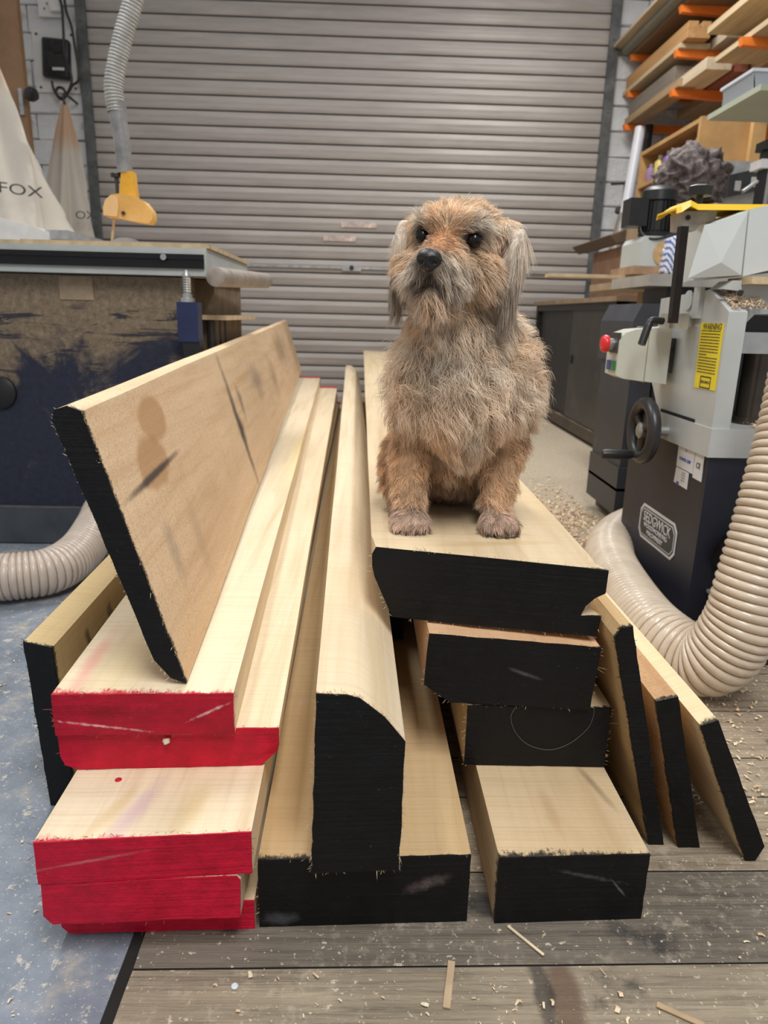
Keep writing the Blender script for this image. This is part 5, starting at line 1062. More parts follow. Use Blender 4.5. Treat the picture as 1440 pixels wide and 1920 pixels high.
    S[:, :, 2] = np.maximum(S[:, :, 2], ZB + 0.0006)
    # keep the eyes and the nose leather clear
    keep = np.ones(NH, bool)
    for e, rr in [(E[0], 0.0085), (E[1], 0.0085)]: keep &= np.linalg.norm(P - e, axis=1) > rr
    keep &= np.linalg.norm(P - np.array(h(0, 0.0625, -0.0315)), axis=1) > 0.0135
    for k in range(1, K):
        for e in E: 
            q = S[:, k] - e; dq = np.linalg.norm(q, axis=1); m_ = (dq < 0.0088) & ((q @ f_np) > -0.003) & ((q @ u_np) < 0.0058)
            keep &= ~m_
        q = S[:, k] - np.array(h(0, 0.066, -0.0315)); keep &= np.linalg.norm(q, axis=1) > 0.0125
    S, c, L, idx, hd = S[keep], c[keep], L[keep], idx[keep], hd[keep]; n2 = len(S)
    c = c * 0.5 + cg[idx] * 0.5; c = 1.2 * c * (gshade[idx] * R.uniform(0.8, 1.2, n2))[:, None]
    c = c / np.maximum(1.0, c.max(1) / 0.93)[:, None]
    hc2 = bpy.data.hair_curves.new('fur'); hc2.add_curves([K] * n2)
    hc2.attributes['position'].data.foreach_set('vector', (S - base).astype(np.float32).ravel())
    rad = np.tile(np.array([1.0, 1.0, 1.0, 0.9, 0.8, 0.65, 0.45, 0.2]), (n2, 1)) * (0.00024 * R.uniform(0.7, 1.2, n2) * (1 - 0.25 * hd))[:, None]
    ra = hc2.attributes.get('radius') or hc2.attributes.new('radius', 'FLOAT', 'POINT'); ra.data.foreach_set('value', rad.astype(np.float32).ravel())
    ca = hc2.attributes.new('coat', 'FLOAT_COLOR', 'CURVE'); ca.data.foreach_set('color', np.c_[np.clip(c, 0.004, 0.97), np.ones(n2)].astype(np.float32).ravel())
    s = NT('fur'); at = s.n.new('ShaderNodeAttribute'); at.attribute_name = 'coat'; hi = s.n.new('ShaderNodeHairInfo')
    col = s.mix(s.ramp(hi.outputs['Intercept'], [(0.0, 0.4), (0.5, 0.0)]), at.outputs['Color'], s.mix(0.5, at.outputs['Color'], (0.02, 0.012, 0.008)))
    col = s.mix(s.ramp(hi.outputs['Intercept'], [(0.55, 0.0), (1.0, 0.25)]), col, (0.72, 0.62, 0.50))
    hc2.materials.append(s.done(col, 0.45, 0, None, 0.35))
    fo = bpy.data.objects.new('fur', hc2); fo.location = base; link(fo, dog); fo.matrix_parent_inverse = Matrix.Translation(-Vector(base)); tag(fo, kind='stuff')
    # ---- eyes, nose, claws
    EYE = NT('dark_eye'); EYEM = EYE.done((0.005, 0.004, 0.0035), 0.16, 0, None, 0.4)
    for sx in (-1, 1):
        bm = B(); bmesh.ops.create_icosphere(bm, subdivisions=3, radius=0.0088, matrix=Matrix.Translation(h(sx * 0.0330, -0.0005, -0.0005)))
        obj('eye', bm, EYEM, dog, smooth=180)
    s = NT('nose_leather'); nv = s.vor(s.coord(), 900); NOSE = s.done((0.010, 0.010, 0.011), 0.38, 0, s.bump(nv, 0.35, 0.0006), 0.5)
    bm = B(); bmesh.ops.create_icosphere(bm, subdivisions=5, radius=1.0)
    for v in bm.verts:
        x, y, z = v.co; wd = 0.0148 * (1.0 + 0.10 * z) if z > -0.2 else 0.0148 * (0.98 + 0.55 * (z + 0.2)); p = Vector((x * wd, y * 0.0125, z * 0.0128))
        for sx in (-1, 1):
            d2 = ((p.x - sx * 0.0078) / 0.0042) ** 2 + ((p.z + 0.0022) / 0.0036) ** 2
            if y > 0: p.y -= 0.0068 * math.exp(-d2)
        if y > 0: p.y -= 0.0016 * math.exp(-(p.x / 0.0011) ** 2) * (1 if p.z < 0.002 else 0)
        v.co = h(p.x, 0.0640 + p.y, -0.0320 + p.z)
    obj('nose', bm, NOSE, dog, smooth=180)
    CL = plain('claw_horn', (0.020, 0.016, 0.014), 0.3)
    for x, sx in legs:
        for k, tx in enumerate((-0.0195, -0.0068, 0.0068, 0.0195)):
            yy = 0.950 + 0.006 * abs(k - 1.5) ** 1.2 * 0.6 - 0.0125
            bm = B(); lathe(bm, (x + tx, yy + 0.005, ZB + 0.010), (0, -1, -0.75), [(0, 0.0020), (0.004, 0.0018), (0.008, 0.0011), (0.0105, 0.0003)], 8); obj('claw', bm, CL, dog, smooth=60)
    return dog
build_dog()
# ------------------------------------------------------------------ timber rack on the right wall
ORG = plain('orange_bracket', (0.80, 0.20, 0.025), 0.4, 0, 0.15, 10)
rack = thing('cantilever_rack', (2.2, 4.6, 0), 'orange cantilever rack arms holding timber high on the right wall', 'rack')
XT, XR = 1.755, 2.36
YS = (5.46, 4.665, 3.845); ZS = (2.0, 2.205, 2.43)
for yy in YS:
    bm = B(); box(bm, 2.33, 2.385, yy - 0.02, yy + 0.02, 1.75, 3.0); obj('upright', bm, ORG, rack, bevel=0.003)
    for zz in ZS:
        if yy == YS[2] and zz != ZS[0]: continue
        bm = B(); prism(bm, [(XT, zz), (XT + 0.01, zz - 0.035), (2.335, zz - 0.062), (2.335, zz)], yy - 0.018, yy + 0.018); obj('arm', bm, ORG, rack, bevel=0.002)
def stick(label, x0, x1, y0, y1, z, t, col, seed, rz=0.0, poly=None, name='stored_board'):
    nm = 'rack_wood_%d' % seed
    s = NT(nm); v = s.coord((20, 1.2, 20), (seed, seed, 0)); g = s.noise(v, 1.5, 7, 0.62, 0.5); n = s.noise(s.coord(), 3, 5)
    cc = s.ramp(g, [(0.3, tuple(k * 0.66 for k in col)), (0.7, col)]); cc = s.mix(s.math('MULTIPLY', s.smooth(n, 0.55, 0.75), 0.35), cc, tuple(k * 0.5 for k in col))
    mt = s.done(cc, 0.7, 0, s.bump(g, 0.3, 0.003), 0.3)
    bm = B(); M_ = rotm(((x0 + x1) / 2, y0, z), 'Z', rz)
    if poly: vs = prism(bm, [(x0 + a_ * (x1 - x0), z + b_ * t) for a_, b_ in poly], y0, y1); bmesh.ops.transform(bm, matrix=M_, verts=vs)
    else: box(bm, x0, x1, y0, y1, z, z + t, rot=M_)
    return tag(obj(name, bm, mt, bevel=0.002), label, 'timber', 'timber stored on the orange rack')
Z1, Z2, Z3 = ZS
k = 0.0012
# lowest arms
stick('long tan joist on the lowest orange arms', 1.775, 1.89, 4.60, 5.50, Z1 + k, 0.045, (0.42, 0.29, 0.16), 1)
stick('weathered grey sleeper above the long tan joist', 1.79, 1.95, 4.72, 5.48, Z1 + 0.048, 0.098, (0.24, 0.20, 0.16), 2)
stick('pale sawn-ended block resting on the middle lowest arm', 1.80, 1.94, 4.30, 4.70, Z1 + 0.0022, 0.060, (0.66, 0.54, 0.38), 3, name='stored_block')
stick('red-brown hardwood block beside the pale sawn-ended block', 1.965, 2.04, 4.32, 4.75, Z1 + k, 0.115, (0.28, 0.095, 0.060), 4, name='stored_block')
stick('broad brown plank lying deepest on the lowest arms', 2.06, 2.32, 3.30, 5.30, Z1 + k, 0.055, (0.40, 0.26, 0.14), 5)
stick('thin brown plank on top of the deep broad plank', 2.06, 2.30, 3.40, 5.0, Z1 + 0.058, 0.032, (0.36, 0.24, 0.13), 6)
stick('light pine plank nearest the camera on the lowest arms', 1.80, 2.03, 3.10, 4.20, Z1 + k, 0.028, (0.58, 0.44, 0.27), 7)
# middle arms
reb = [(0, 0), (1, 0), (1, 1), (0.62, 1), (0.62, 0.62), (0.45, 0.62), (0.45, 1), (0, 1)]
stick('rebated orange-brown frame section on the middle arms', 1.775, 1.905, 4.55, 5.55, Z2 + 0.0285, 0.085, (0.52, 0.29, 0.12), 8, poly=reb, name='stored_moulding')
stick('pale batten under the rebated frame section', 1.765, 1.945, 4.62, 5.58, Z2 + k, 0.026, (0.62, 0.49, 0.31), 9)
stick('pale square batten beside the rebated frame section', 1.955, 2.045, 4.45, 5.5, Z2 + k, 0.05, (0.58, 0.49, 0.36), 10)
stick('wide light board lying across the middle arms', 1.83, 2.30, 3.35, 4.42, Z2 + k, 0.035, (0.62, 0.48, 0.29), 11)
stick('second light board stacked on the wide light board', 1.90, 2.30, 3.30, 4.30, Z2 + 0.0375, 0.03, (0.54, 0.41, 0.25), 12)
stick('dark stained board deep on the middle arms', 2.07, 2.32, 4.48, 5.5, Z2 + k, 0.06, (0.26, 0.16, 0.09), 13)
# top arms
stick('dark brown plank on the top arms nearest the shutter', 1.775, 2.05, 4.50, 5.55, Z3 + k, 0.03, (0.26, 0.155, 0.085), 14)
stick('grey-green painted plank above the dark brown plank', 1.72, 1.90, 4.55, 5.58, Z3 + 0.0325, 0.03, (0.36, 0.37, 0.32), 15)
stick('pale chipboard sheet topmost on the rack', 1.66, 1.98, 4.60, 5.59, Z3 + 0.065, 0.02, (0.58, 0.47, 0.32), 16)
stick('mid brown plank on the top arms by the wall', 2.07, 2.32, 3.9, 5.5, Z3 + k, 0.05, (0.40, 0.26, 0.14), 17)
stick('pale plank crossing the upper corner above the middle arms', 1.95, 2.25, 3.3, 4.40, Z3 + k, 0.04, (0.60, 0.47, 0.30), 18)

# ------------------------------------------------------------------ wall shelf with tubs
SH = plain('pale_green_shelf', (0.46, 0.49, 0.38), 0.55, 0, 0.1, 6)
q0 = aty(1342, 212, 3.05); q1 = aty(1440, 172, 3.05)
shz = q0.z - 0.01
bm = B(); box(bm, q0.x, q0.x + 0.60, 2.72, 3.12, shz, shz + 0.02)
ws = tag(obj('wall_shelf', bm, SH, bevel=0.002), 'pale green shelf board carrying clear plastic tubs', 'shelf')
def tub(label, x0, x1, y0, y1, z, hh):
    t = thing('plastic_tub', ((x0 + x1) / 2, (y0 + y1) / 2, z), label, 'tub', 'clear plastic tubs on the green shelf')
    s = _plain.get('tub_plastic')
    if s is None:
        q = NT('tub_plastic'); s = _plain['tub_plastic'] = q.done((0.62, 0.66, 0.74), 0.2, 0, None, 0.5, Transmission_Weight=0.45)
    bm = B(); c = ((x0 + x1) / 2, (y0 + y1) / 2)
    prism(bm, [(x0 + 0.012, z), (x1 - 0.012, z), (x1, z + hh), (x1 - 0.004, z + hh), (x1 - 0.016, z + 0.004), (x0 + 0.016, z + 0.004), (x0 + 0.004, z + hh), (x0, z + hh)], y0, y1)
    box(bm, x0 + 0.004, x1 - 0.004, y0, y0 + 0.003, z, z + hh); box(bm, x0 + 0.004, x1 - 0.004, y1 - 0.003, y1, z, z + hh); obj('tub_body', bm, s, t)
    bm = B(); box(bm, x0 - 0.008, x1 + 0.008, y0 - 0.008, y1 + 0.008, z + hh, z + hh + 0.010); obj('lid', bm, plain('tub_lid', (0.66, 0.69, 0.76), 0.3, 0, 0.05), t, bevel=0.003)
    bm = B(); box(bm, x0 + 0.03, x1 - 0.03, y0 + 0.02, y1 - 0.02, z + 0.006, z + hh * 0.45); obj('tub_contents', bm, plain('tub_fill', (0.42, 0.43, 0.46), 0.6, 0, 0.5, 40), t, bevel=0.008)
tub('small low clear tub at the end of the green shelf', q0.x + 0.03, q0.x + 0.13, 2.85, 3.08, shz + 0.0205, 0.075)
tub('taller clear tub further along the green shelf', q0.x + 0.155, q0.x + 0.40, 2.80, 3.08, shz + 0.0205, 0.12)

# ------------------------------------------------------------------ workbench along the right wall and what stands on it
BZ = 0.842
bn = thing('workbench', (1.7, 3.1, 0), 'cluttered workbench behind the thicknesser along the right wall', 'workbench')
bm = B(); box(bm, 1.06, 2.36, 2.715, 3.55, BZ - 0.03, BZ); obj('bench_top', bm, plain('bench_ply', (0.46, 0.35, 0.22), 0.7, 0, 0.3, 12, dust=0.3), bn, bevel=0.003)
for lx_, ly_ in ((1.30, 2.78), (2.28, 2.78), (1.30, 3.45), (2.28, 3.45)):
    bm = B(); box(bm, lx_ - 0.03, lx_ + 0.03, ly_ - 0.03, ly_ + 0.03, 0.0, BZ - 0.03); obj('leg', bm, plain('bench_leg', (0.30, 0.22, 0.14), 0.7), bn)
p0, p1 = aty(1025, 531, 2.98), aty(1240, 531, 2.98)
bm = B(); box(bm, p0.x, p0.x + 0.62, 2.94, 3.02, BZ + 0.0008, BZ + 0.0135); tag(obj('wood_strip', bm, plain('strip_pine', (0.66, 0.52, 0.33), 0.65, 0, 0.2, 20), bevel=0.001), 'thin pale wooden strip jutting left over the black cabinet', 'strip')
# small bench machine with upright motor
bmz = BZ + 0.014
def A3(px, py): return aty(px, py, 2.95)
mc = thing('bench_sander', (A3(1222, 520).x, 2.95, bmz), 'small pale bench machine carrying a black finned upright motor', 'bench machine')
x0, x1 = A3(1186, 500).x, A3(1247, 500).x; zt = A3(1215, 446).z
bm = B(); prism(bm, [(x0, bmz + 0.03), (x0 + 0.10, bmz + 0.03), (x0 + 0.10, bmz + 0.11), (x1, bmz + 0.13), (x1 + 0.02, zt - 0.004), (x1 - 0.02, zt), (x0 + 0.012, zt), (x0, zt - 0.02)], 2.88, 3.10); obj('housing', bm, plain('pale_mint_enamel', (0.58, 0.62, 0.60), 0.35, 0, 0.06, 6), mc, bevel=0.006)
bm = B(); box(bm, x0 - 0.03, x1 + 0.02, 2.86, 3.12, bmz, bmz + 0.03); obj('base_board', bm, plain('base_ply', (0.42, 0.27, 0.17), 0.7), mc, bevel=0.002)
dq_ = A3(1228, 490); bm = B(); lathe(bm, Vector((dq_.x + 0.005, 2.862, bmz + 0.078)), (0.25, 1, 0), [(0, 0.022), (0.003, 0.046), (0.07, 0.046), (0.073, 0.02)], 30); obj('abrasive_drum', bm, plain('abrasive_tan', (0.58, 0.38, 0.18), 0.8, 0, 0.2, 60), mc, smooth=40)
bm = B(); lathe(bm, Vector((dq_.x + 0.005, 2.853, bmz + 0.078)), (0.25, 1, 0), [(0, 0.012), (0.002, 0.021), (0.012, 0.022)], 20); obj('drum_hub', bm, plain('bright_steel', (0.55, 0.55, 0.54)), mc, smooth=40)
mx, my = A3(1232, 440).x, 2.97; mz0, mz1 = zt, A3(1232, 347).z
bm = B(); lathe(bm, (mx, my, mz0), (0, 0, 1), [(0, 0.060), (0.012, 0.066), (0.02, 0.066), (0.025, 0.058), (mz1 - mz0 - 0.06, 0.058), (mz1 - mz0 - 0.055, 0.068), (mz1 - mz0 - 0.02, 0.066), (mz1 - mz0 - 0.004, 0.05), (mz1 - mz0, 0.02)], 36); mo = obj('motor', bm, BLKP, mc, smooth=40)
fin = B(); box(fin, 0.057, 0.0665, -0.0022, 0.0022, mz0 + 0.025, mz1 - 0.06); fme = bpy.data.meshes.new('cooling_fin'); fin.to_mesh(fme); fin.free(); fme.materials.append(BLKP)
for i in range(24):
    o = bpy.data.objects.new('cooling_fin', fme); o.location = (mx, my, 0); o.rotation_euler = (0, 0, i * math.pi / 12); link(o, mo)
bm = B(); box(bm, mx - 0.125, mx - 0.055, my - 0.045, my + 0.045, mz0 + 0.04, mz1 - 0.05); obj('junction_box', bm, BLKP, mo, bevel=0.006)
bm = B(); tube(bm, catmull([(mx + 0.16, my - 0.07, mz0 + 0.06), (mx + 0.09, my - 0.09, mz0 + 0.03), (mx, my - 0.10, mz0 - 0.005), (mx - 0.05, my - 0.09, mz0 - 0.01), (mx - 0.075, my - 0.06, mz0 + 0.012), (mx - 0.075, my - 0.03, mz0 + 0.05)], 8), 0.005, 8); obj('lead', bm, BLKP, mc, smooth=60)
# patterned packet, fleece, jar, tap
x0, x1 = aty(1247, 480, 2.83).x, aty(1302, 480, 2.83).x
s = NT('blue_print_packet'); vv = s.coord((1, 1, 1), (0, 0, 0), (0, 0.6, 0)); ws_ = s.wave(vv, 22, 2.5, 2, 3, 'X'); PK = s.done(s.mix(s.smooth(ws_, 0.55, 0.7), (0.74, 0.76, 0.82), (0.10, 0.17, 0.48)), 0.35)
bm = B(); box(bm, x0, x1 + 0.02, 2.80, 2.90, BZ + 0.001, aty(1270, 450, 2.83).z, rot=rotm(((x0 + x1) / 2, 2.85, 0.9), 'Y', 6)); bmesh.ops.translate(bm, verts=bm.verts, vec=(0, 0, 0.008)); tag(obj('foil_packet', bm, PK, bevel=0.012, seg=3, smooth=50), 'white and blue printed packet behind the guard post', 'packet')
s = NT('green_print_bag'); nn = s.noise(s.coord(), 30, 5); PG = s.done(s.ramp(nn, [(0.4, (0.62, 0.63, 0.50)), (0.6, (0.20, 0.40, 0.34))]), 0.5)
bm = B(); x0, x1 = aty(1285, 440, 2.78).x, aty(1330, 440, 2.78).x; prism(bm, [(x0, BZ + 0.0015), (x1, BZ + 0.0015), (x1 + 0.03, 0.98), (x1, aty(1320, 410, 2.78).z), (x0 + 0.01, 0.985)], 2.73, 2.785); tag(obj('paper_bag', bm, PG, bevel=0.008, seg=2, smooth=50), 'cream and green speckled paper bag behind the pale hood', 'bag')
# pale machine shell right of the motor
def fleece():
    c = aty(1292, 330, 3.30); s = NT('brown_fleece'); v = s.coord(); n = s.noise(v, 45, 6, 0.75); n2 = s.noise(v, 9, 4)
    mt = s.done(s.ramp(s.math('ADD', s.math('MULTIPLY', n, 0.8), s.math('MULTIPLY', n2, 0.2)), [(0.36, (0.055, 0.045, 0.045)), (0.52, (0.17, 0.145, 0.14)), (0.68, (0.34, 0.30, 0.29))]), 0.95, 0, s.bump(n, 0.6, 0.006), 0.1)
    bm = B(); bmesh.ops.create_icosphere(bm, subdivisions=6, radius=1.0)
    for v_ in bm.verts:
        p = v_.co.copy(); q_ = p + Vector((0.5 * p.z, 0, 0.3 * p.x))
        d = 1 + 0.22 * mnoise.noise(p * 1.5 + Vector((3, 1, 5))) + 0.20 * (0.5 - abs(math.sin(3.4 * q_.x + 2.6 * q_.z + 2.2 * mnoise.noise(p * 1.6))) ** 0.6) + 0.10 * (0.5 - abs(mnoise.noise(p * 3 + Vector((5, 5, 5)))) * 3)
        v_.co = c + Vector((p.x * (0.150 + 0.05 * (p.z < 0) * -p.z) * d + 0.03 * p.z, p.y * 0.13 * d, p.z * 0.135 * d - 0.01))
    return tag(obj('fleece_jacket', bm, mt, smooth=180), 'crumpled brown-grey fleece heaped in front of the wooden shelves', 'jacket')
fleece()
# box supporting the fleece
fx = aty(1292, 330, 3.30); bm = B(); box(bm, fx.x - 0.19, fx.x + 0.24, 3.16, 3.46, BZ, fx.z - 0.13); tag(obj('storage_box', bm, plain('kraft_board', (0.36, 0.26, 0.16), 0.8, 0, 0.15, 9), bevel=0.004), 'plain brown box under the heaped fleece', 'box')
# open wooden shelf unit on the wall behind the fleece
su = thing('pigeonhole_shelf', (1.86, 4.5, 1.2), 'open wooden shelf unit under the orange rack', 'shelf unit')
SW = plain('shelf_ochre_wood', (0.50, 0.29, 0.115), 0.6, 0, 0.25, 7)
sx0, sx1, sy0, sy1, sz0, sz1 = 1.72, 2.00, 4.08, 4.95, 1.20, 1.72
bm = B(); box(bm, sx0, sx1, sy0, sy0 + 0.03, sz0, sz1); obj('side_panel', bm, SW, su)
bm = B(); box(bm, sx0, sx1, sy1 - 0.03, sy1, sz0, sz1); obj('side_panel', bm, SW, su)
bm = B(); box(bm, sx1 - 0.015, sx1, sy0 + 0.03, sy1 - 0.03, sz0, sz1); obj('back_panel', bm, plain('shelf_back', (0.34, 0.20, 0.09), 0.7), su)
for zz in (sz0, 1.34, 1.50, sz1 - 0.025):
    bm = B(); box(bm, sx0, sx1 - 0.015, sy0 + 0.03, sy1 - 0.03, zz, zz + 0.022); obj('shelf_board', bm, SW, su)
bm = B(); box(bm, sx1 - 0.02, sx1 + 0.05, sy0 - 0.04, sy0 - 0.002, 1.08, sz1 + 0.02); obj('end_post', bm, plain('light_ochre', (0.60, 0.37, 0.15), 0.6, 0, 0.2, 6), su)
r = random.Random(3)
cols = [('grey', (0.36, 0.33, 0.30)), ('purple', (0.20, 0.09, 0.30)), ('pink', (0.55, 0.12, 0.18)), ('cream', (0.62, 0.48, 0.36)), ('yellow', (0.55, 0.44, 0.12)), ('orange', (0.65, 0.22, 0.06)), ('brown', (0.24, 0.14, 0.10)), ('lilac', (0.34, 0.22, 0.40))]
spots = [(4.20 + 0.13 * k_, 1.5225) for k_ in range(6)] + [(4.18 + 0.13 * k_, 1.3625) for k_ in range(6)]
order = ['nearest', 'second', 'third', 'fourth', 'fifth', 'farthest']
for i, (yy, zz) in enumerate(spots):
    nm, c = cols[(i * 3) % 8]; hh = r.uniform(0.11, 0.155); rr_ = 0.033
    bt = thing('paint_bottle', (sx0 + 0.05, yy, zz), '%s paint bottle, %s along the %s shelf' % (nm, order[i % 6], 'upper' if i < 6 else 'lower'), 'bottle', 'paint bottles on the wooden shelves')
    bm = B(); lathe(bm, (sx0 + 0.05, yy, zz), (0, 0, 1), [(0, rr_ * 0.9), (0.004, rr_), (hh * 0.72, rr_), (hh * 0.82, rr_ * 0.55), (hh * 0.86, rr_ * 0.42)], 14); obj('bottle_body', bm, plain('bottle_' + nm, c, 0.35, 0, 0.1), bt, smooth=50)
    bm = B(); lathe(bm, (sx0 + 0.05, yy, zz + hh * 0.86), (0, 0, 1), [(0, rr_ * 0.5), (hh * 0.13, rr_ * 0.5), (hh * 0.14, rr_ * 0.3)], 12); obj('cap', bm, plain('bottle_cap', (0.42, 0.40, 0.38), 0.4), bt, smooth=50)
# sockets and drill stand at the right edge
so2 = thing('metal_socket', (2.37, 3.72, 1.2), 'dark metal double socket on the right wall', 'socket')
qa = aty(1398, 345, 3.35)
bm = B(); prism(bm, [(qa.x - 0.075, qa.z - 0.055), (qa.x + 0.075, qa.z - 0.02), (qa.x + 0.07, qa.z + 0.07), (qa.x - 0.075, qa.z + 0.035)], 3.35, 3.395); obj('faceplate', bm, plain('dark_socket', (0.07, 0.072, 0.078), 0.35, 0.4), so2, bevel=0.004)
for dx_ in (-0.035, 0.035):
    bm = B(); box(bm, qa.x + dx_ - 0.013, qa.x + dx_ + 0.013, 3.346, 3.351, qa.z - 0.02 + dx_ * 0.25, qa.z + 0.02 + dx_ * 0.25); obj('rocker', bm, plain('white_plastic', (0.72, 0.72, 0.70)), so2, bevel=0.002)
bm = B(); box(bm, qa.x - 0.09, qa.x + 0.13, 3.396, 3.43, BZ, qa.z + 0.10); tag(obj('backboard', bm, plain('pale_board', (0.56, 0.57, 0.57), 0.6), bevel=0.002), 'pale upright board holding the dark metal socket', 'board')
dp = thing('drill_stand', (aty(1440, 370, 2.5).x, 2.5, BZ), 'black and white drill stand at the right picture edge', 'drill stand')
qx = aty(1424, 330, 2.80)
for dx_ in (0.0, 0.075):
    bm = B(); box(bm, qx.x + dx_, qx.x + dx_ + 0.018, 2.78, 2.82, BZ + 0.1, aty(1424, 285, 2.80).z); obj('post', bm, BLKP, dp, bevel=0.002)
bm = B(); zz = aty(1424, 312, 2.80).z; box(bm, qx.x - 0.02, qx.x + 0.16, 2.76, 2.84, zz - 0.012, zz + 0.018); obj('carriage', bm, plain('white_enamel', (0.72, 0.71, 0.69)), dp, bevel=0.005)
bm = B(); zz = aty(1424, 283, 2.80).z; box(bm, qx.x - 0.012, qx.x + 0.16, 2.765, 2.835, zz, zz + 0.03); obj('top_bracket', bm, BLKP, dp, bevel=0.003)
bm = B(); box(bm, qx.x - 0.08, qx.x + 0.2, 2.73, 2.90, BZ + 0.0005, BZ + 0.14); obj('base', bm, plain('white_enamel', (0.72, 0.71, 0.69)), dp, bevel=0.006)
bm = B(); cyl(bm, aty(1392, 360, 2.76), aty(1420, 340, 2.77), 0.007, n=10); obj('feed_handle', bm, plain('bright_steel', (0.55, 0.55, 0.54)), dp)
# ------------------------------------------------------------------ pipes, clamp and scrap by the back corner
def pole(name, label, a_, b_, r_, mt, cat, n=18):
    bm = B(); lathe(bm, a_, Vector(b_) - Vector(a_), [(0, r_ * 0.9), (0.003, r_), ((Vector(b_) - Vector(a_)).length, r_)], n); return tag(obj(name, bm, mt, smooth=40), label, cat)
pole('plastic_pipe', 'white plastic pipe leaning in the corner under the rack', aty(1172, 402, 5.2), aty(1201, 240, 5.3), 0.036, plain('pipe_white', (0.68, 0.69, 0.74), 0.35, 0, 0.06), 'pipe')
pole('steel_pipe', 'dull steel pipe below the white plastic pipe', aty(1130, 556, 5.12), aty(1171, 404, 5.2), 0.044, plain('pipe_grey', (0.32, 0.29, 0.26), 0.4, 0.4, 0.3), 'pipe')
pole('steel_post', 'dark steel post behind the white plastic pipe', aty(1190, 480, 5.42), aty(1217, 235, 5.45), 0.03, plain('post_dark', (0.035, 0.033, 0.032), 0.5), 'post')
pole('steel_tube', 'thin steel tube leaning beside the dull steel pipe', aty(1157, 556, 5.05), aty(1180, 430, 5.1), 0.022, plain('tube_grey', (0.42, 0.42, 0.43), 0.35, 0.4), 'tube')
cl = thing('bar_clamp', aty(1165, 400, 5.35), 'rusty bar clamp hanging beside the white plastic pipe', 'clamp')
RST = plain('rusty_iron', (0.075, 0.058, 0.045), 0.6, 0.3, 0.4)
bm = B(); cyl(bm, aty(1167, 402, 5.35), aty(1174, 340, 5.35), 0.013, n=10); obj('bar', bm, RST, cl)
bm = B(); cyl(bm, aty(1146, 345, 5.33), aty(1180, 343, 5.35), 0.009, n=8); obj('tommy_bar', bm, RST, cl)
bm = B(); lathe(bm, aty(1162, 402, 5.34), (0.1, 0, 1), [(0, 0.02), (0.01, 0.038), (0.035, 0.038), (0.05, 0.018)], 12); obj('foot_pad', bm, RST, cl)
bm = B(); q = [aty(*p_, 3.9) for p_ in ((1142, 441), (1190, 424), (1204, 438), (1200, 447), (1157, 457))]; prism(bm, [(p_.x, p_.z) for p_ in q], 3.9, 4.6); bmesh.ops.recalc_face_normals(bm, faces=bm.faces)
tag(obj('dark_plank', bm, plain('walnut_plank', (0.10, 0.065, 0.04), 0.55), bevel=0.003), 'dark pointed plank end poking out left of the motor', 'timber')
bm = B(); q0_, q1_ = aty(1168, 450, 4.0), aty(1200, 552, 4.0); box(bm, q0_.x, q1_.x + 0.1, 3.95, 4.5, 0.8008, q0_.z - 0.03); tag(obj('kraft_carton', bm, plain('carton_brown', (0.34, 0.20, 0.13), 0.8, 0, 0.25, 8), bevel=0.004), 'brown carton on the black cabinet under the dark plank', 'box')
bm = B(); q0_ = aty(1133, 548, 4.9); box(bm, q0_.x - 0.06, q0_.x + 0.09, 4.85, 5.0, 0.8006, 0.9); tag(obj('chipboard_offcut', bm, plain('osb_flakes', (0.42, 0.25, 0.13), 0.8, 0, 0.5, 60), bevel=0.002), 'chipboard offcut standing on the black cabinet top', 'offcut')

# ------------------------------------------------------------------ shavings and scraps
def m_shav():
    s = NT('shaving_wood'); n = s.noise(s.coord(), 35, 3); return s.done(s.ramp(n, [(0.35, (0.55, 0.37, 0.22)), (0.5, (0.72, 0.55, 0.36)), (0.68, (0.84, 0.72, 0.54))]), 0.7)
SHV = m_shav()
def scatter(name, label, pts, sizes, seed, up=0.3):
    r = random.Random(seed); bm = B()
    for p, sz in zip(pts, sizes):
        p = Vector(p); a = r.uniform(0, 6.28); u = Vector((math.cos(a), math.sin(a), r.uniform(-up, up))).normalized(); v = Vector((-math.sin(a), math.cos(a), r.uniform(-up, up) * 0.5)).normalized()
        L = sz; W = sz * r.uniform(0.12, 0.6); c = r.uniform(-0.5, 0.5) * L; cu = r.uniform(0.0, 0.35) * L
        P = [p - u * L / 2 - v * W / 2, p - u * L / 2 + v * W / 2, p + v * (W / 2 + c * 0.3) + Vector((0, 0, cu)), p + v * (-W / 2 + c * 0.3) + Vector((0, 0, cu)), p + u * L / 2 + v * W * 0.35, p + u * L / 2 - v * W * 0.35]
        lo = min(q.z for q in P); fl = p.z + 0.0006
        V = [bm.verts.new((q.x, q.y, q.z - lo + fl)) for q in P]
        bm.faces.new([V[0], V[1], V[2], V[3]]); bm.faces.new([V[3], V[2], V[4], V[5]])
    return tag(obj(name, bm, SHV), label, 'shavings', kind='stuff')
r = random.Random(21); P, S_ = [], []
for k_ in range(5200):
    x = r.uniform(-0.22, 0.95); y = 0.40 + 0.95 * r.random() ** 1.2
    if x < 0.5 and y > 0.66: continue
    if x < 0.42 and 0.60 < y: continue
    cl_ = mnoise.noise((x * 5, y * 5, 2))
    if r.random() > 0.35 + cl_ * 1.3: continue
    P.append((x, y, 0.0056)); S_.append(r.choice((0.0012, 0.0015, 0.002, 0.002, 0.003, 0.0045, 0.008)))
for k_ in range(900):
    x = r.uniform(0.45, 0.85); y = r.uniform(0.85, 1.45); P.append((x, y, 0.0058)); S_.append(r.uniform(0.004, 0.010))
scatter('deck_shavings', 'pale wood shavings strewn over the plank deck', P, S_, 3)
P, S_ = [], []
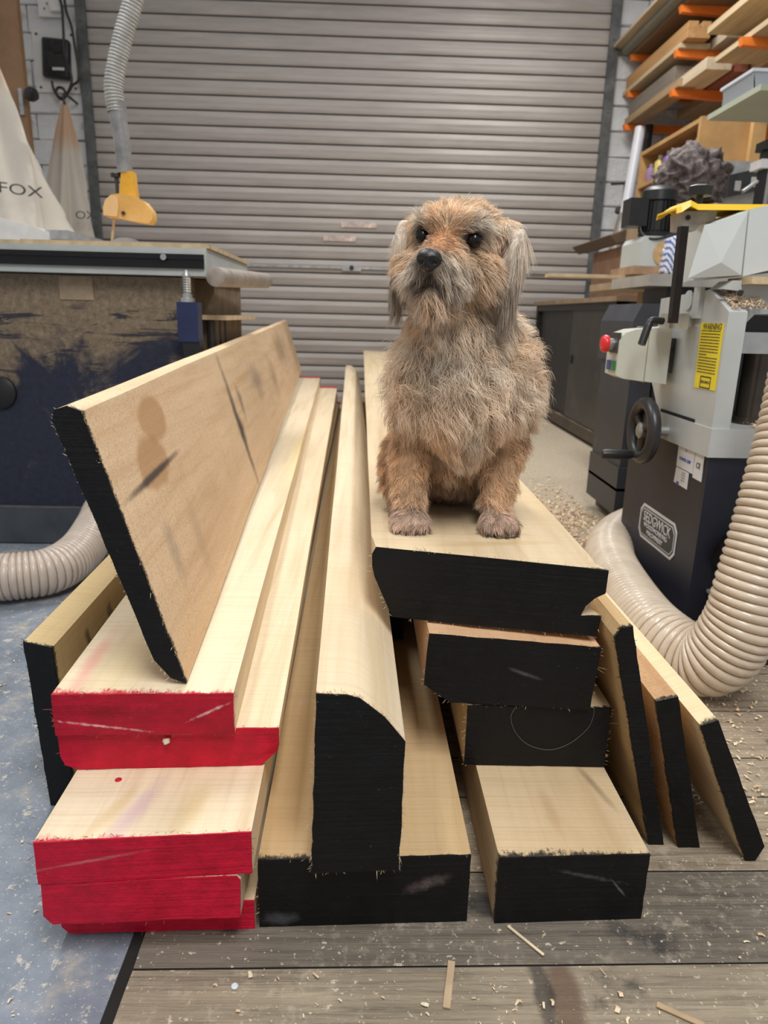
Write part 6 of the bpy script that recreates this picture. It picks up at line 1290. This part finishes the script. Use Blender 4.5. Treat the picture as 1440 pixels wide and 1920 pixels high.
for k_ in range(3600):
    x = r.uniform(-0.75, -0.25); y = r.uniform(0.42, 2.0)
    if x > -0.34 and y > 0.6: continue
    if x > -0.47 and y > 0.85: continue
    if r.random() > 0.5 + mnoise.noise((x * 6, y * 6, 5)) * 1.2: continue
    P.append((x, y, 0.0004)); S_.append(r.choice((0.0012, 0.0015, 0.002, 0.002, 0.003, 0.006)))
scatter('floor_shavings', 'fine shavings on the blue floor left of the stack', P, S_, 4)
P, S_ = [], []
for k_ in range(5200):
    a = r.gauss(0, 1); b_ = r.gauss(0, 1); x = 0.66 + a * 0.16; y = 2.22 + b_ * 0.32
    if x < 0.36: continue
    if x > 0.70 and y < 1.93: continue
    if x > 0.82 and y > 2.07: continue
    hgt = 0.022 * math.exp(-(((x - 0.70) / 0.14) ** 2 + ((y - 2.2) / 0.26) ** 2)); P.append((x, y, 0.0005 + hgt * r.random())); S_.append(r.uniform(0.006, 0.018))
scatter('shaving_drift', 'drift of tan shavings on the floor beside the thicknesser', P, S_, 5, 0.7)
P, S_ = [], []
for k_ in range(420):
    y = r.uniform(1.455, 1.54); x = XL + 0.005 + r.random() * 0.075; P.append((x, y, 0.703 + (y - YF) * 0.474 + 0.001 + 0.006 * r.random())); S_.append(r.uniform(0.004, 0.011))
for k_ in range(160): P.append((XL + 0.09 + r.random() * 0.14, 1.455 + r.random() * 0.08, 0.4705 + 0.004 * r.random())); S_.append(r.uniform(0.004, 0.010))
scatter('machine_shavings', 'curled shavings caught on the thicknesser casting', P, S_, 6, 0.8)
def scrap(label, px, py, L, W, ang, c, T=0.0015):
    q = atz(px, py, 0.005); bm = B(); box(bm, q.x - L / 2, q.x + L / 2, q.y - W / 2, q.y + W / 2, 0.0058, 0.0058 + T, rot=rotm(q, 'Z', ang)); tag(obj('wood_sliver', bm, plain('sliver' + str(c), c, 0.7), None), label, 'offcut')
scrap('flat tan wooden sliver lying on the nearest plank', 842, 1847, 0.055, 0.0075, 78, (0.52, 0.38, 0.24))
scrap('pale splinter on the deck below the lowest beam', 985, 1765, 0.05, 0.003, 130, (0.75, 0.62, 0.44))
scrap('brown splinter at the lower right of the deck', 1275, 1905, 0.045, 0.006, 150, (0.42, 0.30, 0.18))
bm = B(); q = atz(440, 1850, 0.0048); lathe(bm, (q.x, q.y, 0.0048), (0, 0, 1), [(0, 0.0035), (0.001, 0.0038), (0.002, 0.003)], 14); tag(obj('plastic_washer', bm, plain('pale_washer', (0.72, 0.78, 0.86), 0.4), smooth=40), 'tiny pale disc lying on the deck planks', 'disc')

bm = B(); tube(bm, catmull([aty(x_, y_, 0.8285) for x_, y_ in ((966, 1327), (958, 1345), (966, 1372), (990, 1396), (1030, 1406), (1068, 1394), (1100, 1368), (1112, 1345), (1114, 1328))], 10), 0.00022, 5)
obj('curved_fibre', bm, plain('fibre_dull', (0.22, 0.19, 0.15), 0.8), SECOND_BEAM)
q = aty(312, 1389, 0.7405); bm = B(); bmesh.ops.create_icosphere(bm, subdivisions=2, radius=0.0042, matrix=Matrix.Translation(q) @ Matrix.Diagonal((1.2, 0.8, 0.9, 1)))
for v in bm.verts: v.co += Vector((1, 1, 1)) * 0.0018 * mnoise.noise(v.co * 300)
obj('wood_chip', bm, plain('chip_pale', (0.75, 0.64, 0.52), 0.8), SECOND_RED)
q = atz(222, 1462, 0.1496); bm = B(); lathe(bm, (q.x, q.y, 0.1494), (0, 0, 1), [(0, 0.0042), (0.0006, 0.004), (0.001, 0.002)], 9); tag(obj('paint_flake', bm, plain('flake_red', (0.50, 0.02, 0.04), 0.5)), 'small red paint flake on the protruding pale board', 'paint flake')

a_ = aty(1412, 1345, 1.30)
ft = thing('machine_stand', (a_.x + 0.08, 1.36, 0), 'black machine stand leg at the right edge behind the thick hose', 'stand')
bm = B(); box(bm, a_.x, a_.x + 0.035, 1.30, 1.34, 0.0052, 0.24); obj('leg', bm, plain('black_plastic', (0.012, 0.012, 0.013)), ft, bevel=0.003)
bm = B(); box(bm, a_.x - 0.012, a_.x + 0.30, 1.37, 1.38, 0.02, 0.22); obj('side_panel', bm, plain('dark_stand_panel', (0.045, 0.042, 0.040), 0.6, 0, 0.3, 10, dust=0.2), ft)
bm = B(); box(bm, a_.x - 0.005, a_.x + 0.25, 1.29, 1.39, 0.24, 0.25); obj('top_plate', bm, plain('pale_blue_enamel', (0.36, 0.47, 0.47)), ft)
